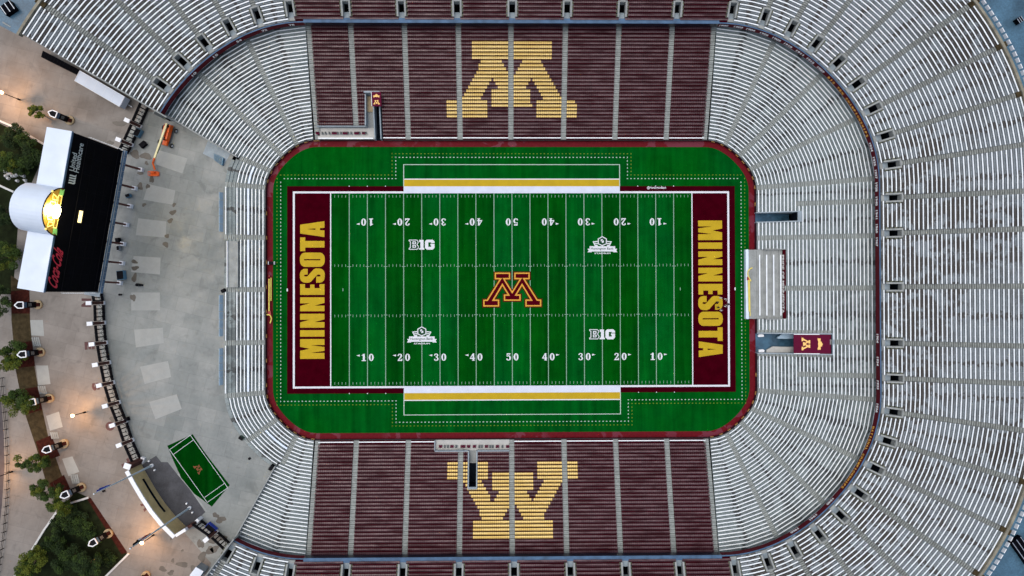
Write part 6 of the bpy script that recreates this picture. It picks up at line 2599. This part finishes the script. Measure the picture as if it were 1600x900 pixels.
# ================================================================== trees and shrubs
def tree(px, py, rpx, h, mat, label, seed, n=1500, ry=None, trunk=True, name='tree', zc=None, group='trees round the plaza', leaf=.21):
    rr = random.Random(seed)
    zc = zc or h * .68
    c = P(px, py, ZP + zc)
    rad = rpx * .185
    ryy = (ry or rpx) * .185
    r = root(name, (c.x, c.y, ZP), label, name.replace('_', ' '), group)
    if trunk:
        m = MB()
        m.tube([(c.x, c.y, ZP), (c.x + .05, c.y + .04, ZP + h * .3), (c.x + .12, c.y - .05, ZP + h * .62), (c.x, c.y, ZP + h * .9)], [.16, .13, .09, .03], 8)
        for k in range(7):
            a = rr.uniform(0, 6.28)
            z0 = ZP + h * rr.uniform(.3, .62)
            rl = rr.uniform(.5, .85)
            m.tube([(c.x + .05, c.y, z0), (c.x + rad * rl * .5 * math.cos(a), c.y + ryy * rl * .5 * math.sin(a), z0 + h * .10), (c.x + rad * rl * math.cos(a), c.y + ryy * rl * math.sin(a), z0 + h * .2)], [.06, .045, .015], 6)
        m.build('trunk', 'bark', r)
    # clumps of leaves
    clumps = []
    for k in range(22):
        a = rr.uniform(0, 6.28)
        q = math.sqrt(rr.random()) * .86
        clumps.append((c.x + rad * q * math.cos(a), c.y + ryy * q * math.sin(a), ZP + zc + h * .28 * rr.uniform(-1, 1) * math.sqrt(max(0, 1 - q * q)) + h * .05, rr.uniform(.22, .40) * min(rad, ryy)))
    V, F, MI = [], [], []
    bright = [rr.random() < .38 for _ in clumps]
    for k in range(n):
        ci = rr.randrange(len(clumps))
        x, y, z, cr = clumps[ci]
        while True:
            dx, dy, dz = rr.uniform(-1, 1), rr.uniform(-1, 1), rr.uniform(-1, 1)
            if dx * dx + dy * dy + dz * dz < 1:
                break
        p = Vector((x + dx * cr, y + dy * cr, z + dz * cr * .9))
        s = leaf * rr.uniform(.6, 1.3)
        a = Vector((rr.uniform(-1, 1), rr.uniform(-1, 1), rr.uniform(-.45, .45))).normalized() * s
        b = a.cross(Vector((rr.uniform(-.6, .6), rr.uniform(-.6, .6), 1)).normalized()) * .6
        i = len(V)
        V += [tuple(p - a), tuple(p + b * .8 - a * .2), tuple(p + a), tuple(p - b * .8 - a * .2)]
        F.append((i, i + 1, i + 2, i + 3))
        MI.append(1 if bright[ci] and rr.random() < .8 else 0)
    m = MB()
    m.v, m.f, m.m = V, F, MI
    m.build('crown', [mat, {'leaf_c': 'leaf_a', 'leaf_a': 'leaf_b', 'leaf_b': 'leaf_a'}[mat]], r)
    return r


T = [(57, 176, 12, 4.5, 'leaf_b', 'small green tree by the topmost monument pillar', 900, 9),
     (22, 213, 26, 5, 'leaf_c', 'dark tree in the top left bed below the kerb', 2200, 18), (50, 243, 20, 5, 'leaf_c', 'dark tree in the top left bed touching the video board roof', 1800, 20),
     (12, 252, 15, 5.5, 'leaf_a', 'brighter green tree in the top left bed at the picture edge', 1400, 13), (33, 262, 16, 4, 'leaf_c', 'low dark tree in the top left bed above the pale rocks', 1200, 10),
     (8, 336, 13, 5, 'leaf_c', 'dark tree at the left edge beside the arched sign housing', 1200, 16), (8, 402, 20, 6, 'leaf_a', 'green tree at the left edge beside the lower white roof', 1800, 22),
     (2, 470, 14, 5, 'leaf_c', 'dark tree at the left edge just below the video board', 1200, 22), (27, 553, 15, 6, 'leaf_a', 'dark green half of the tree pair left of the brown bed', 1500, 20), (8, 563, 13, 6, 'leaf_b', 'yellow green tree at the left edge beside the brown bed', 1300, 20),
     (32, 628, 21, 6.5, 'leaf_a', 'bushy green tree leaning over the path at the left', 2200, 18), (13, 622, 8, 6, 'leaf_b', 'thin bright branch tree at the left beside the bushy one', 500, 7),
     (52, 721, 23, 6, 'leaf_a', 'leaning small tree with a pale trunk across the brown bed', 1900, 14), (76, 766, 24, 6.5, 'leaf_a', 'green tree over the path at the top of the big garden', 2300, 15), (95, 790, 18, 5.5, 'leaf_b', 'leafy tree at the upper corner of the big garden', 1600, 13),
     (52, 876, 17, 7, 'leaf_b', 'bright green tree at the bottom left of the big garden', 1800, 18), (38, 893, 14, 6, 'leaf_b', 'lower bright green tree at the bottom edge of the picture', 1300, 12),
     (105, 872, 24, 5, 'leaf_c', 'dark round tree in the middle of the big garden', 2300, 20), (138, 880, 22, 5, 'leaf_c', 'dark tree at the bottom right of the big garden', 2100, 18), (84, 850, 15, 4, 'leaf_c', 'small dark tree by the left wall of the big garden', 1200, 14)]
for k, (px, py, rp, h, mt_, lab, n, ry) in enumerate(T):
    tree(px, py, rp, h, mt_, lab, 40 + k, n=int(n * 2.1), ry=ry)
S2 = [(120, 818, 20, 1.5, 'leaf_c', 'wide low shrub near the top of the big garden', 1500, 17), (143, 838, 13, 1.3, 'leaf_c', 'low shrub left of the garden monument', 900, 16), (165, 870, 16, 1.2, 'leaf_c', 'low shrub in the right corner of the big garden', 900, 12),
      (108, 798, 18, 1.8, 'leaf_c', 'low dark shrub under the upper corner of the big garden', 1000, 10), (90, 820, 10, 1.4, 'leaf_c', 'small low shrub against the left garden wall', 600, 14)]
for k, (px, py, rp, h, mt_, lab, n, ry) in enumerate(S2):
    tree(px, py, rp, h, mt_, lab, 90 + k, n=n, ry=ry, trunk=False, name='shrub', group='shrubs in the big garden', zc=h * .55)
# pale ornamental rocks behind the board
for k in range(14):
    rr = random.Random(300 + k)
    q = PG(8 + k * 2.6 + rr.uniform(-2, 2), 268 + rr.uniform(-5, 9) + k * .8)
    m = MB()
    n = 7
    pts = [(q.x + .55 * rr.uniform(.7, 1.2) * math.cos(6.28 * j / n), q.y + .45 * rr.uniform(.7, 1.2) * math.sin(6.28 * j / n)) for j in range(n)]
    m.hexa([(x, y, ZP) for x, y in pts], [(q.x + (x - q.x) * .6, q.y + (y - q.y) * .6, ZP + rr.uniform(.35, .7)) for x, y in pts])
    m.build('garden_rock', 'kerb', None, ORD[k] + ' pale rough rock from the left in the top left bed', 'rock', 'pale rocks in the top left bed', own=True)

# dark equipment on the corner concourses
for px, py, sx_, sy_, lab in ((12, 12, 2.6, 2.2, 'dark rooftop unit with grey frame at the top left corner'), (1594, 31, 1.2, 1.2, 'dark rooftop fan unit at the top right corner'), (1601, 862, 2.6, 6.5, 'black roofed booth with pale bars at the bottom right corner')):
    zt = uz(UROWS)
    q = P(px, py, zt + 1)
    r = root('rooftop_unit', (q.x, q.y, zt - .1), lab, 'rooftop unit', 'rooftop units')
    m = MB(); m.box((q.x, q.y, zt - .1), (sx_, sy_, 1.2), R_(35)); m.build('casing', 'black', r)
    m = MB()
    for k in range(3):
        t = (k - 1) * .42
        a = Vector((t * sx_, -.5 * sy_, 0)); b = Vector((t * sx_, .5 * sy_, 0))
        rot = Matrix.Rotation(R_(35), 3, 'Z')
        m.bar(Vector((q.x, q.y, zt + 1.13)) + rot @ a, Vector((q.x, q.y, zt + 1.13)) + rot @ b, .14, .06)
    m.build('grille', 'steel', r)
